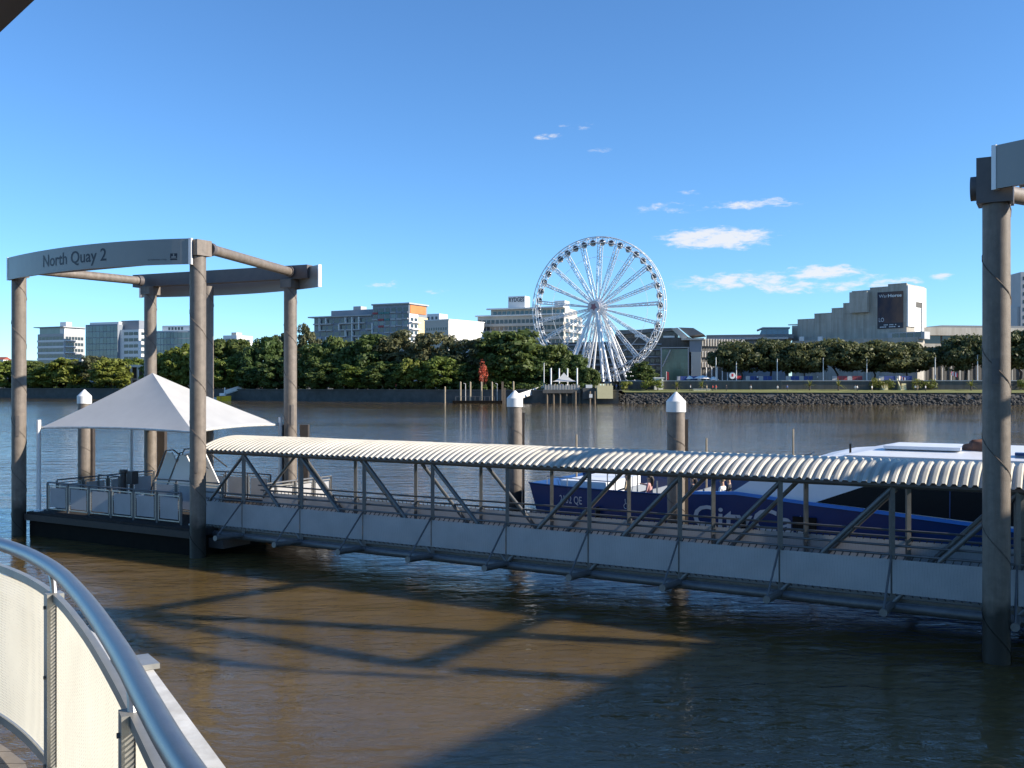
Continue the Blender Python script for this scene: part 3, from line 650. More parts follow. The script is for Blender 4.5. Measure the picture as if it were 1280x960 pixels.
# ---- gangway
def gangway():
    t = thing('gangway', G.pt(12, 1.3, 0.5), 'covered footbridge with corrugated vault roof and steel truss sides over the water', 'gangway')
    W = 2.6; A0, A1 = -0.1, 29.0
    us = [1.71+2.43*k for k in range(0, 12)]; us = [u for u in us if u < A1-0.3]
    ZB, ZPN, ZR = 0.62, 1.71, 3.33
    # vault roof of ribbed sheets, one part each
    ch = 3.15; rise = 0.36; rad = ((ch/2)**2+rise**2)/(2*rise); vc = W/2
    half = math.asin(ch/2/rad); zc = 3.34+rise-rad
    prof = [(0.0, 0), (0.045, 0), (0.085, 0.062), (0.15, 0.062), (0.19, 0)]
    pitch = 0.2; nc = 14; per = 10; ribs = int((A1-A0)/pitch)
    for s0 in range(0, ribs, per):
        mb = MB(); rows = []
        seq = [(k*pitch+a, h) for k in range(s0, min(s0+per, ribs)) for a, h in prof]; seq.append((min(s0+per, ribs)*pitch-0.006, 0))
        zoff = 0.006 if (s0//per) % 2 else 0.0
        for a, h in seq:
            row = []
            for c in range(nc+1):
                th = -half+2*half*c/nc; rr = rad+h+zoff
                row.append(len(mb.v)); mb.v.append(G.pt(A0+a, vc+rr*math.sin(th), zc+rr*math.cos(th)))
            rows.append(row)
        for r in range(len(rows)-1):
            for c in range(nc): mb.f.append([rows[r][c], rows[r+1][c], rows[r+1][c+1], rows[r][c+1]]); mb.m.append(0)
        mb.build('roof_sheet', M_['roof'], t)
    # purlins below the vault
    for th in (-0.55, 0.0, 0.55):
        MB().bar(G.pt(A0, vc+(rad-0.09)*math.sin(half*th), zc+(rad-0.09)*math.cos(half*th)), G.pt(A1, vc+(rad-0.09)*math.sin(half*th), zc+(rad-0.09)*math.cos(half*th)), 0.06, 0.08).build('purlin', M_['galv'], t)
    for b, sg in ((0.0, -1), (W, 1)):
        MB().bar(G.pt(A0, b+sg*0.16, 3.325), G.pt(A1, b+sg*0.16, 3.325), 0.08, 0.07).build('eave_beam', M_['beam'], t)
        MB().tube(G.pt(A0, b, ZR-0.06), G.pt(A1, b, ZR-0.06), 0.05, 8).build('top_chord', M_['galv'], t, smooth=True)
        MB().tube(G.pt(A0, b, ZB), G.pt(A1, b, ZB), 0.11, 12).build('bottom_chord', M_['galv'], t, smooth=True)
        MB().tube(G.pt(A0, b, ZPN+0.06), G.pt(A1, b, ZPN+0.06), 0.03, 8).build('mid_rail', M_['galv'], t, smooth=True)
        MB().tube(G.pt(A0, b-sg*0.12, 1.95), G.pt(A1, b-sg*0.12, 1.95), 0.028, 8).build('handrail', M_['galv'], t, smooth=True)
        MB().bar(G.pt(A0, b, 0.86), G.pt(A1, b, 0.86), 0.05, 0.06).build('toe_rail', M_['galv'], t)
        for u in us:
            MB().bar(G.pt(u, b, ZB+0.1), G.pt(u, b, ZR-0.02), 0.10, 0.10).build('post', M_['galv'], t)
        mid = us[4]
        for k, u in enumerate(us[:-1]):
            v = us[k+1]
            if u < mid-0.1: p, q = G.pt(u, b+sg*0.0, ZR-0.1), G.pt(v, b, ZB+0.08)
            else: p, q = G.pt(v, b, ZR-0.1), G.pt(u, b, ZB+0.08)
            MB().tube(p, q, 0.058, 10).build('diagonal', M_['galv'], t, smooth=True)
        MB().tube(G.pt(us[0], b, ZR-0.1), G.pt(us[0]-1.7, b, ZB+0.9), 0.05, 10).build('diagonal', M_['galv'], t, smooth=True)
        # mesh side sheets, one per bay, and their lacing
        ed = [A0]+us+[A1]
        for a0, a1 in zip(ed, ed[1:]):
            if a1-a0 < 0.3: continue
            bb = b+sg*0.075; bow = sg*0.02; sh = MB(); n = 6
            for k in range(n+1):
                a = a0+0.02+(a1-a0-0.04)*k/n; w_ = bow*math.sin(math.pi*k/n)
                sh.v += [G.pt(a, bb+w_, 0.93), G.pt(a, bb+w_*2, 1.3), G.pt(a, bb+w_, 1.68)]
            for k in range(n):
                for j in range(2): sh.f.append([k*3+j, k*3+3+j, k*3+4+j, k*3+1+j]); sh.m.append(0)
            s_ = sh.build('side_sheet', M_['panel'], t, smooth=True)
            lc = MB(); m_ = max(2, int((a1-a0)/0.16))
            for k in range(m_):
                a = a0+(k+0.5)*(a1-a0)/m_
                lc.bar(G.pt(a, bb, 1.67), G.pt(a+0.03, b+sg*0.02, 1.75), 0.018, 0.018); lc.bar(G.pt(a, bb, 0.94), G.pt(a+0.03, b+sg*0.02, 0.87), 0.018, 0.018)
            lc.build('lacing', M_['lace'], s_)['kind'] = 'stuff'
        # brackets: outrigger and tie rod at each post
        for u in us:
            MB().tube(G.pt(u, b+sg*0.04, ZB+0.05), G.pt(u, b+sg*1.2, ZB+0.12), 0.085, 12).build('outrigger', M_['galv'], t, smooth=True)
            MB().tube(G.pt(u, b+sg*1.14, ZB+0.16), G.pt(u, b+sg*0.06, ZPN+0.05), 0.026, 8).build('tie_rod', M_['galv'], t, smooth=True)
    MB().fbox(G, A0, A1, 0.14, W-0.14, 0.70, 0.78).build('deck', M_['deck'], t)
    for u in us: MB().bar(G.pt(u, 0.12, ZB), G.pt(u, W-0.12, ZB), 0.10, 0.12).build('cross_beam', M_['galv'], t)
    MB().fbox(G, 0.2, 1.0, -0.2, 1.0, 0.2, 0.5).build('landing_foot', M_['beam'], t)
gangway()

# ---- capped mooring piles
def mooring(px, d, label, side=1):
    x = wx(px, d)
    t = thing('mooring_pile', (x, d, 0), label, 'pile', 'white capped mooring piles')
    p = MB().lathe((x, d, -4), [(0.30, 0), (0.30, 8.55)], 20).build('shaft', M_['pile'], t, smooth=True)
    pts = [(x+0.302*math.cos(-k*0.35), d+0.302*math.sin(-k*0.35), k/73*4.5) for k in range(74)]
    MB().path(pts, 0.015, 4).build('weld_seam', M_['seam'], p, smooth=True)
    MB().lathe((x, d, 4.552), [(0.335, 0), (0.335, 0.36), (0.30, 0.40), (0.03, 0.68)], 20).build('cap', M_['white'], t, smooth=True)
    MB().box(x+side*0.36-0.05, x+side*0.36+0.05, d-0.02, d+0.28, -4, 4.3).build('fender_pile', M_['fender'], t)
mooring(105.5, 46.7, 'white capped mooring pile left of the peaked canopy')
mooring(643.5, 40.0, 'white capped mooring pile ahead of the blue boat bow')
mooring(845, 32.6, 'white capped mooring pile in front of the blue boat')

# ================================================================== FERRY (blue catamaran)
BF_ = Frame(*G.pt(6.1, 10.9, 0)[:2], 29.74)
def ferry():
    t = thing('ferry', BF_.pt(12, 3, 0), 'navy blue and white passenger catamaran moored behind the covered gangway', 'ferry')
    def sheer(s):
        K = [(-0.5, 1.52), (5.5, 1.46), (6.6, 1.58), (8.3, 1.66), (11, 1.44), (13, 1.31), (16.5, 1.05), (20, 0.70), (27, 0.8)]
        for (a, za), (b, zb) in zip(K, K[1:]):
            if a <= s <= b: return za+(zb-za)*(s-a)/(b-a)
        return K[-1][1]
    B = 6.4
    def side_b(s, z, far):
        bow = max(0, 1-s/4.0)**1.8*0.6; fl = 0.10*max(0, 1.5-z)
        return (B-bow-fl) if far else (bow+fl)
    SS = [-0.35, 0.4, 0.9, 1.6, 2.4, 3.4, 4.5, 5.5, 6.6, 7.4, 8.3, 9.6, 11, 13, 16.5, 20, 27]
    ZZ = [-0.6, 0.1, 0.6, 1.0]
    hb = MB()
    for far in (0, 1):
        rows = []
        for s in SS:
            zt = sheer(s); row = []
            for z in ZZ[:-1]+[min(1.0, zt-0.12)]+[zt]:
                rake = 0.35*max(0, (1-z/1.5))*max(0, 1-s/3); p = BF_.pt(s+rake, side_b(s, z, far), z); row.append(len(hb.v)); hb.v.append(p)
            rows.append(row)
        for r in range(len(rows)-1):
            for c in range(4): hb.f.append([rows[r][c], rows[r+1][c], rows[r+1][c+1], rows[r][c+1]]); hb.m.append(0)
        if far == 0: near = rows
        else:
            for c in range(4): hb.f.append([near[0][c], near[0][c+1], rows[0][c+1], rows[0][c]]); hb.m.append(0); hb.f.append([near[-1][c], rows[-1][c], rows[-1][c+1], near[-1][c+1]]); hb.m.append(0)
    h = hb.build('hull', M_['navy'], t, smooth=True)
    # gunwale strips, near and far
    for far in (0, 1):
        q = -0.03 if not far else 0.03
        MB().path([BF_.pt(s, side_b(s, 1.5, far)+q*0.3, sheer(s)) for s in SS if s <= 6.6], 0.035, 6).build('gunwale', M_['navy'], h, smooth=True)
        sm = MB(); ss = [6.6, 7.4, 8.3, 9.6, 11, 12, 13, 14.7, 16.5, 20, 27]
        for a, b in zip(ss, ss[1:]):
            ba = side_b(a, 1.5, far)+q; bb = side_b(b, 1.5, far)+q
            sm.add([BF_.pt(a, ba, sheer(a)-0.06), BF_.pt(b, bb, sheer(b)-0.06), BF_.pt(b, bb, sheer(b)+0.05), BF_.pt(a, ba, sheer(a)+0.05), BF_.pt(a, ba-q*3, sheer(a)+0.05), BF_.pt(b, bb-q*3, sheer(b)+0.05)], [(0, 1, 2, 3), (3, 2, 5, 4)])
        sm.build('stripe', M_['cyan'], h)
    MB().fbox(BF_, 0.5, 9.0, 1.0, B-1.0, 0.60, 0.70).build('deck', M_['deck'], t)
    # cabin: sides with slanted white front and black glazing
    cab = MB()
    cb0, cb1 = 0.10, B-0.10
    prof = [(7.9, 1.5), (9.0, 2.25), (10.4, 2.80), (11.3, 3.02), (12.2, 3.10), (27, 3.10), (27, 0.85), (20, 0.92), (16.5, 1.06), (13, 1.30), (11, 1.42), (9, 1.55)]
    n = len(prof)
    inset = lambda z: 0.10*max(0, z-1.2)
    v0 = [BF_.pt(s, cb0+inset(z), z) for s, z in prof]; v1 = [BF_.pt(s, cb1-inset(z), z) for s, z in prof]
    cab.add(v0+v1, [list(range(n))[::-1], list(range(n, 2*n))]+[(i, (i+1) % n, n+(i+1) % n, n+i) for i in range(n)])
    c = cab.build('cabin', M_['bwhite'], t)
    g = [(11.05, 1.49), (12.9, 2.22), (14.0, 2.55), (14.9, 2.68), (26.6, 2.68), (26.6, 0.95), (20, 0.99), (16.5, 1.13), (13, 1.37)]
    for sgn, bb in ((-1, cb0), (1, cb1)):
        gl = MB(); pts = [BF_.pt(s, bb+sgn*0.012-sgn*inset(z), z) for s, z in g]; gl.prism(pts, BF_.v*(-sgn)*0.01); gl.build('side_window', M_['black'], c)
        for s in (15.2, 17.6, 20.0, 22.4):
            mu = MB(); z0 = sheer(s)+0.1; mu.bar(BF_.pt(s, bb+sgn*0.02-sgn*inset(z0), z0), BF_.pt(s, bb+sgn*0.02-sgn*inset(2.64), 2.64), 0.03, 0.02); mu.build('mullion', M_['navy'], c)
    fw = MB(); 
    fw.add([BF_.pt(8.55, 1.0, 2.0), BF_.pt(8.55, B-1.0, 2.0), BF_.pt(10.0, B-1.2, 2.80), BF_.pt(10.0, 1.2, 2.80)], [(0, 1, 2, 3)])
    for v in fw.v: v += Vector((0, 0, 0.06))-BF_.u*0.03
    fw.build('windscreen', M_['black'], c)
    # roof furniture
    rf = MB().prism([BF_.pt(11.9, 0.35, 3.11), BF_.pt(27.0, 0.35, 3.11), BF_.pt(27, 1.9, 3.28), BF_.pt(12.9, 1.9, 3.28)], BF_.v*(B-2.4)).build('roof', M_['bwhite'], c)
    MB().fbox(BF_, 13.0, 15.4, 1.5, 2.1, 3.29, 3.40).build('roof_vent', M_['bwhite'], rf)
    MB().fbox(BF_, 17.4, 19.0, 0.9, 1.4, 3.24, 3.36).build('roof_hatch', M_['bwhite'], rf); MB().fbox(BF_, 17.0, 17.5, 0.95, 1.35, 3.24, 3.32).build('roof_hatch', M_['navy'], rf)
    MB().fbox(BF_, 18.5, 23.0, 2.2, 2.3, 3.28, 3.40).build('roof_rail', M_['bwhite'], rf)
    MB().fbox(BF_, 20.6, 24.0, 2.0, 3.4, 3.29, 3.5).build('roof_box', M_['navy'], rf)
    MB().tube(BF_.pt(19.6, 1.6, 3.2), BF_.pt(19.6, 1.6, 4.1), 0.05, 8).build('mast', M_['bwhite'], rf)
    MB().tube(BF_.pt(11.9, 1.6, 3.0), BF_.pt(11.9, 1.6, 3.42), 0.04, 8).build('horn', M_['black'], rf)
    # lettering on the near side
    def on(s0, z0):
        return lambda x, y: BF_.pt(s0+x, side_b(s0+x, z0+y, 0)-0.02, z0+y)
    lettering('lettering', '2132 QE', on(1.2, 0.86), M_['letter'], h, width=1.05, height=0.30)
    lettering('lettering', 'CityCat', on(6.75, 0.36), M_['letter'], h, width=4.0, height=0.80, bold=0.012, shear=0.05)
    MB().fbox(BF_, 10.3, 11.1, -0.035, -0.004, 0.55, 0.98).build('hull_vent', M_['black'], h)
    for s in (3.0, 8.6, 14.0): MB().path([BF_.pt(s, side_b(s, 1.0, 0)-0.12, z) for z in (0.25, 0.35, 0.75, 0.85)], [0.05, 0.10, 0.10, 0.05], 10).build('fender', M_['black'], h, smooth=True)
    MB().path([BF_.pt(s, side_b(s, 0.5, 0)-0.03, 0.34) for s in SS], 0.04, 6).build('rubbing_strake', M_['beam'], h, smooth=True)
    # wheelchair mark
    wm = MB(); pts = [BF_.pt(4.15+0.1*math.cos(a*0.6), side_b(4.2, 0.95, 0)-0.02, 0.93+0.1*math.sin(a*0.6)) for a in range(9)]; wm.path(pts, 0.012, 4)
    wm.tube(BF_.pt(4.13, side_b(4.2, 1.2, 0)-0.02, 1.02), BF_.pt(4.11, side_b(4.2, 1.2, 0)-0.02, 1.2), 0.014, 5); wm.build('access_mark', M_['letter'], h)
    # bow rails, benches and poles
    for far in (0, 1):
        pts = [BF_.pt(s, side_b(s, 1.5, far)+(0.15 if not far else -0.15), sheer(s)+0.32) for s in (0.5, 1.5, 2.6, 3.6)]
        MB().path(pts, 0.02, 6).build('bow_rail', M_['steel'], t, smooth=True)
        for s in (0.5, 1.5, 2.6, 3.6):
            q = side_b(s, 1.5, far)+(0.15 if not far else -0.15); MB().tube(BF_.pt(s, q, 0.70), BF_.pt(s, q, sheer(s)+0.32), 0.018, 6).build('stanchion', M_['steel'], t)
    MB().fbox(BF_, 0.7, 2.7, 1.4, B-1.4, 0.704, 1.62).build('bow_locker', M_['bwhite'], t)
    for s, b, z1 in ((0.35, 3.6, 3.35), (4.15, 4.6, 3.72), (5.7, 4.7, 3.3), (9.05, 5.3, 3.72)):
        MB().tube(BF_.pt(s, b, 0.70), BF_.pt(s, b, z1), 0.04, 6).build('pole', M_['stake'], t)
    MB().tube(BF_.pt(5.0, 4.4, 0.70), BF_.pt(4.5, 4.4, 3.25), 0.05, 6).build('pole', M_['stake'], t)
    MB().tube(BF_.pt(5.25, 0.35, 0.70), BF_.pt(5.25, 0.35, 1.9), 0.03, 6).build('stanchion', M_['steel'], t)
    bench = lambda s, b0, b1: (MB().fbox(BF_, s, s+0.42, b0, b1, 1.06, 1.12).build('seat', M_['bldb'], t), MB().fbox(BF_, s+0.42, s+0.48, b0, b1, 1.12, 1.5).build('seat_back', M_['bldb'], t), MB().fbox(BF_, s+0.05, s+0.4, b0+0.2, b1-0.2, 0.704, 1.056).build('seat_base', M_['galv'], t))
    bench(3.3, 1.2, 3.4); bench(4.35, 1.0, 3.4); bench(6.0, 1.0, 3.4); bench(7.15, 1.0, 3.4)
    for s in (2.95, 3.85): MB().path([BF_.pt(s, 1.0, 0.70), BF_.pt(s, 1.0, 2.0), BF_.pt(s+0.35, 1.0, 2.05), BF_.pt(s+0.35, 1.0, 0.70)], 0.025, 6).build('hoop_rail', M_['steel'], t)
ferry()
def roof_bundle():
    rg = np.random.default_rng(5); mb = MB(); c = BF_.pt(16.0, 2.2, 3.285)
    for k in range(9):
        th = 2*math.pi*k/9
    rows = []
    for i in range(7):
        row = []
        for j in range(12):
            a = j/12*2*math.pi; el = i/6*math.pi/2; r = 1+rg.uniform(-.16, .16)
            row.append(len(mb.v)); mb.v.append(c+BF_.u*(0.62*r*math.cos(a)*math.cos(el))+BF_.v*(0.35*r*math.sin(a)*math.cos(el))+Vector((0, 0, 0.36*r*math.sin(el))))
        rows.append(row)
    for i in range(6):
        for j in range(12): mb.f.append([rows[i][j], rows[i][(j+1) % 12], rows[i+1][(j+1) % 12], rows[i+1][j]]); mb.m.append(0 if j > 5 else 1)
    return mb.build('canvas_bundle', [M_['brown'], M_['beam']], smooth=True)
tag(roof_bundle(), 'small brown canvas bundle on the white boat roof', 'bundle')

# ================================================================== NEAR RAILING AND DECK
RZ = 4.70; DK = 3.74
RC = [(0.55, -0.2), (0.25, 0.45), (-0.05, 1.0), (-0.40, 1.55), (-0.72, 2.07), (-0.92, 2.42), (-1.19, 2.90), (-1.60, 3.58), (-2.02, 4.20), (-2.50, 4.74), (-3.10, 5.22), (-3.85, 5.62), (-4.8, 5.85)]
def rail_curve(n=120):
    P = [Vector((x, y, 0)) for x, y in RC]; out = []
    for i in range(len(P)-1):
        p0, p1, p2, p3 = P[max(i-1, 0)], P[i], P[i+1], P[min(i+2, len(P)-1)]
        for k in range(10):
            t = k/10
            out.append(0.5*((2*p1)+(p2-p0)*t+(2*p0-5*p1+4*p2-p3)*t*t+(3*p1-p0-3*p2+p3)*t**3))
    out.append(P[-1]); return out
CUR = rail_curve()
CL = [0]
for k in range(1, len(CUR)): CL.append(CL[-1]+(CUR[k]-CUR[k-1]).length)
def cur(s, off=0.0, z=0.0):
    s = max(0, min(s, CL[-1]))
    k = max(i for i in range(len(CUR)-1) if CL[i] <= s); q = (s-CL[k])/(CL[k+1]-CL[k]); p = CUR[k].lerp(CUR[k+1], q)
    d = (CUR[min(k+1, len(CUR)-1)]-CUR[max(k-1, 0)]).normalized(); nrm = Vector((d.y, -d.x, 0))     # towards the river
    return Vector((p.x+nrm.x*off, p.y+nrm.y*off, z))
def s_at_px(px, zz=None):
    best = min(range(len(CUR)), key=lambda i: abs(640+FPX*CUR[i].x/max(CUR[i].y, 0.01)-px) if CUR[i].y > 1.2 else 1e9); return CL[best]
def near_rail():
    t = thing('railing', cur(4.0, 0, DK), 'curved steel handrail with cream mesh panels in the near left corner', 'railing')
    n = 110; MB().path([cur(CL[-1]*k/n, 0.0, RZ) for k in range(n+1)], 0.032, 18).build('handrail', M_['steel'], t, smooth=True)
    step = s_at_px(69)-s_at_px(166); s1 = s_at_px(69)
    ss = [s1+k*step for k in (-3, -2, -1, 0, 1, 2, 3) if 0.3 < s1+k*step < CL[-1]-0.1]
    def ribbon(s0, s1_, off, z0, z1, th, name, material, par, nn=14):
        mb = MB()
        for k in range(nn):
            a = s0+(s1_-s0)*k/nn; b = s0+(s1_-s0)*(k+1)/nn
            p = [cur(a, off, z0), cur(b, off, z0), cur(b, off, z1), cur(a, off, z1), cur(a, off+th, z0), cur(b, off+th, z0), cur(b, off+th, z1), cur(a, off+th, z1)]
            mb.add(p, [(0, 1, 2, 3), (5, 4, 7, 6), (3, 2, 6, 7), (1, 0, 4, 5)])
        return mb.build(name, material, par, smooth=True)
    pw = 0.034
    for s in ss:
        mb = MB()
        p = [cur(s-pw, -0.034, DK), cur(s+pw, -0.034, DK), cur(s+pw, 0.034, DK), cur(s-pw, 0.034, DK)]
        mb.prism(p, (0, 0, RZ-0.10-DK)); po = mb.build('post', M_['frame'], t)
        br = MB().path([cur(s, 0, RZ-0.11), cur(s+0.02, 0, RZ-0.06), cur(s+0.06, 0, RZ-0.02)], 0.014, 8).build('handrail_bracket', M_['steel'], po, smooth=True)
        for dz in (0.12, 0.5, 0.8): MB().tube(cur(s, -0.035, DK+dz), cur(s, -0.042, DK+dz), 0.008, 8).build('rivet', M_['galv'], po)
    for a, b in zip(ss, ss[1:]):
        ribbon(a+pw+0.002, b-pw-0.002, -0.012, RZ-0.135, RZ-0.10, 0.024, 'top_bar', M_['frame'], t); ribbon(a+pw+0.002, b-pw-0.002, -0.012, DK+0.075, DK+0.115, 0.024, 'bottom_bar', M_['frame'], t)
        sh = MB(); nn = 14; m2 = 6; s0 = a+pw+0.022; s1_ = b-pw-0.022; z0, z1 = DK+0.12, RZ-0.145
        for i in range(nn+1):
            for j in range(m2+1): sh.v.append(cur(s0+(s1_-s0)*i/nn, 0.004*math.sin(math.pi*i/nn)*math.sin(math.pi*j/m2), z0+(z1-z0)*j/m2))
        for i in range(nn):
            for j in range(m2): q = i*(m2+1)+j; sh.f.append([q, q+m2+1, q+m2+2, q+1]); sh.m.append(0)
        so = sh.build('mesh_panel', M_['cream'], t, smooth=True)
        lc = MB(); kk = 44
        for j in range(kk):
            z = z0+0.01+(z1-z0-0.02)*j/(kk-1)
            lc.tube(cur(s0+0.004, -0.004, z), cur(a+pw-0.002, 0.004, z+0.008), 0.0032, 5); lc.tube(cur(s1_-0.004, -0.004, z), cur(b-pw+0.002, 0.004, z+0.008), 0.0032, 5)
        lc.build('lacing', M_['lace'], so)['kind'] = 'stuff'
near_rail()
def near_deck():
    t = thing('landing_deck', (-1.5, 1.5, DK-0.3), 'timber landing deck with white outer edge beam below the curved railing', 'deck')
    # planks run across the deck behind the rail; each is cut by the rail curve
    y = -2.2; k = 0
    while y < 5.68:
        y1 = y+0.138
        def xr(yy):
            pts = [c.x for c, c2 in zip(CUR, CUR[1:]) if (c.y-yy)*(c2.y-yy) <= 0]
            return min(pts) if pts else 0.6
        e0, e1 = xr(max(y, -0.1)), xr(max(y1, -0.1))
        MB().prism([(-7, y, DK-0.05), (e0-0.06, y, DK-0.05), (e1-0.06, y1, DK-0.05), (-7, y1, DK-0.05)], (0, 0, 0.045)).build('plank', M_['deck'], t)
        y += 0.145; k += 1
    a, b = Vector((-1.43, 4.75, 0)), Vector((-2.42, 6.42, 0)); d = (b-a).normalized(); nr = Vector((d.y, -d.x, 0))
    c2 = b+Vector((-0.86, 1.02, 0))
    p = a-d*5.5
    z = DK-0.12
    MB().prism([p+Vector((0, 0, z-0.24)), b+Vector((0, 0, z-0.24)), b-nr*0.17+Vector((0, 0, z-0.24)), p-nr*0.17+Vector((0, 0, z-0.24))], (0, 0, 0.24)).build('edge_beam', M_['whited'], t)
    e = (c2-b).normalized(); n2 = Vector((e.y, -e.x, 0)); b2 = b+e*0.02; c3 = b+e*6
    MB().prism([b2+Vector((0, 0, z-0.24)), c3+Vector((0, 0, z-0.24)), c3-n2*0.2+Vector((0, 0, z-0.24)), b2-n2*0.2+Vector((0, 0, z-0.24))], (0, 0, 0.22)).build('edge_beam', M_['whited'], t)
    MB().prism([b-d*0.12+nr*0.04+Vector((0, 0, z+0.003)), b+e*0.16+nr*0.04+Vector((0, 0, z+0.003)), b+e*0.16-nr*0.2+Vector((0, 0, z+0.003)), b-d*0.12-nr*0.2+Vector((0, 0, z+0.003))], (0, 0, 0.035)).build('corner_plate', M_['frame'], t)
    for q in (Vector((-3.6, 3.2, 0)), Vector((-4.5, -1, 0)), Vector((-0.4, -1.5, 0))): MB().lathe((q.x, q.y, -4), [(0.3, 0), (0.3, DK+4-0.06)], 14).build('support_pile', M_['pile'], t, smooth=True)
    for q in (-0.6, 1.8, 3.6): MB().bar((-7, q, DK-0.16), ({-0.6: 0.2, 1.8: -1.0, 3.6: -2.2}[q], q, DK-0.16), 0.15, 0.2).build('joist', M_['beam'], t)
near_deck()
def shelter():
    t = thing('shelter_roof', (-4, 0, 7.2), 'dark shelter roof corner in the top left of the picture', 'roof')
    a = Vector((-2.11, 4.25, 7.2))+Vector((-0.735, -0.678, 0))*0.05; d = Vector((-0.678, 0.735, 0)); inn = Vector((-0.735, -0.678, 0))
    p0 = a-d*3.6; p1 = a+d*3.0; q = 5.0
    MB().prism([p0, p1, p1+inn*q, p0+inn*q], (0, 0, 0.12)).build('soffit', M_['beam'], t)
    MB().bar(p0-inn*0.03+Vector((0, 0, 0.09)), p1-inn*0.03+Vector((0, 0, 0.09)), 0.05, 0.16).build('fascia', M_['beam'], t)
    for k in (0.8, 4.2):
        c = p0+d*4.4+inn*k*1.0 if k > 1 else p0+inn*4.2+d*1
        MB().lathe((c.x, c.y, DK), [(0.06, 0), (0.06, 7.19-DK)], 10).build('post', M_['galv'], t, smooth=True)
shelter()
#@@FAR@@
# ================================================================== TREES
def leaf_cloud(rg, centers, radii, per, size, flat=0.35):
    """many small leaf faces gathered in clumps; returns arrays of quad corners"""
    C = np.repeat(np.array(centers), per, 0); Rr = np.repeat(np.array(radii), per, 0)
    n = len(C); d = rg.normal(size=(n, 3)); d /= np.linalg.norm(d, axis=1)[:, None]
    r = rg.uniform(0.45, 1.0, n)**0.6
    P = C+d*r[:, None]*Rr
    nr = d*1.0+rg.normal(size=(n, 3))*0.55; nr[:, 2] += flat; nr /= np.linalg.norm(nr, axis=1)[:, None]
    t = np.cross(nr, rg.normal(size=(n, 3))); t /= np.linalg.norm(t, axis=1)[:, None]; b = np.cross(nr, t)
    s = size*rg.uniform(0.6, 1.35, n)[:, None]
    return np.stack([P-t*s-b*s*0.55, P+t*s-b*s*0.55, P+t*s+b*s*0.55, P-t*s+b*s*0.55], 1)
def quads_mesh(name, Q, material):
    n = len(Q); me = bpy.data.meshes.new(name); me.vertices.add(4*n); me.vertices.foreach_set('co', Q.reshape(-1))
    me.loops.add(4*n); me.loops.foreach_set('vertex_index', np.arange(4*n, dtype=np.int32))
    me.polygons.add(n); me.polygons.foreach_set('loop_start', np.arange(0, 4*n, 4, dtype=np.int32)); me.polygons.foreach_set('loop_total', np.full(n, 4, dtype=np.int32))
    me.materials.append(material); me.update(); me.validate(); return me
def crown(kind, seed):
    """unit tree: half width 1, height 1"""
    rg = np.random.default_rng(seed); cs = []; rs = []
    spec = {'dense': (120, 0.10, 1.0, 95, 0.050), 'light': (105, 0.12, 1.0, 90, 0.052), 'gum': (80, 0.28, 1.0, 62, 0.042), 'fig': (130, 0.30, 1.0, 85, 0.036), 'cone': (80, 0.08, 1.0, 90, 0.06)}[kind]
    n, z0, z1, per, size = spec
    zr = {'fig': 1.15, 'cone': 2.2}.get(kind, 1.75)
    while len(cs) < n:
        x, y, z = rg.uniform(-1, 1, 3); r = math.hypot(x, y); h = (z+1)/2
        if kind == 'fig': lim = math.sqrt(max(0, 1-((h-0.25)/0.78)**2)) if h > 0.25 else 0.55+1.8*h
        elif kind == 'cone': lim = max(0.1, 1-h)**0.6*0.95
        elif kind == 'gum': lim = math.sqrt(max(0, 1-((h-0.5)/0.52)**2))*0.9
        else: lim = math.sqrt(max(0, 1-((h-0.42)/0.60)**2)) if h > 0.42 else 0.8+0.2*h/0.42
        lim *= 0.86
        if r > lim or (r < lim*0.45 and h < 0.72 and rg.random() < 0.8): continue
        cr = rg.uniform(0.13, 0.27)*(0.85 if kind in ('gum',) else 1.0)
        cs.append((x, y, zr*(z0+(z1-z0)*min(0.95, max(0.03, h))))); rs.append((cr, cr, cr*(0.62 if kind != 'fig' else 0.5)))
    Q = leaf_cloud(rg, cs, rs, per, size)
    Q[:, :, 2] /= zr                      # the object scale restores the true height
    return Q, cs
CROWNS = {}
def trunk_mb(kind, seed, h, w):
    rg = random.Random(seed); mb = MB(); fk = {'dense': 0.25, 'light': 0.25, 'gum': 0.45, 'fig': 0.32, 'cone': 0.5}[kind]
    r0 = max(0.22, h*0.024)
    top = Vector((rg.uniform(-.05, .05)*w, rg.uniform(-.05, .05)*w, h*fk))
    mb.path([(0, 0, -0.4), (0.02*w, 0, h*fk*0.5), top], [r0*1.25, r0, r0*0.85], 8)
    for k in range(6 if kind != 'cone' else 3):
        a = k*2*math.pi/6+rg.uniform(-.4, .4); rr = w*0.5*rg.uniform(0.45, 0.75); e = Vector((math.cos(a)*rr, math.sin(a)*rr, h*rg.uniform(0.62, 0.82)))
        m = top.lerp(e, 0.5)+Vector((0, 0, h*0.05)); mb.path([top-Vector((0, 0, 0.3)), m, e], [r0*0.6, r0*0.4, r0*0.15], 6)
    return mb
LM = {'dense': L_DENSE, 'light': L_LIGHT, 'gum': L_GUM, 'fig': L_FIG, 'cone': L_DENSE}
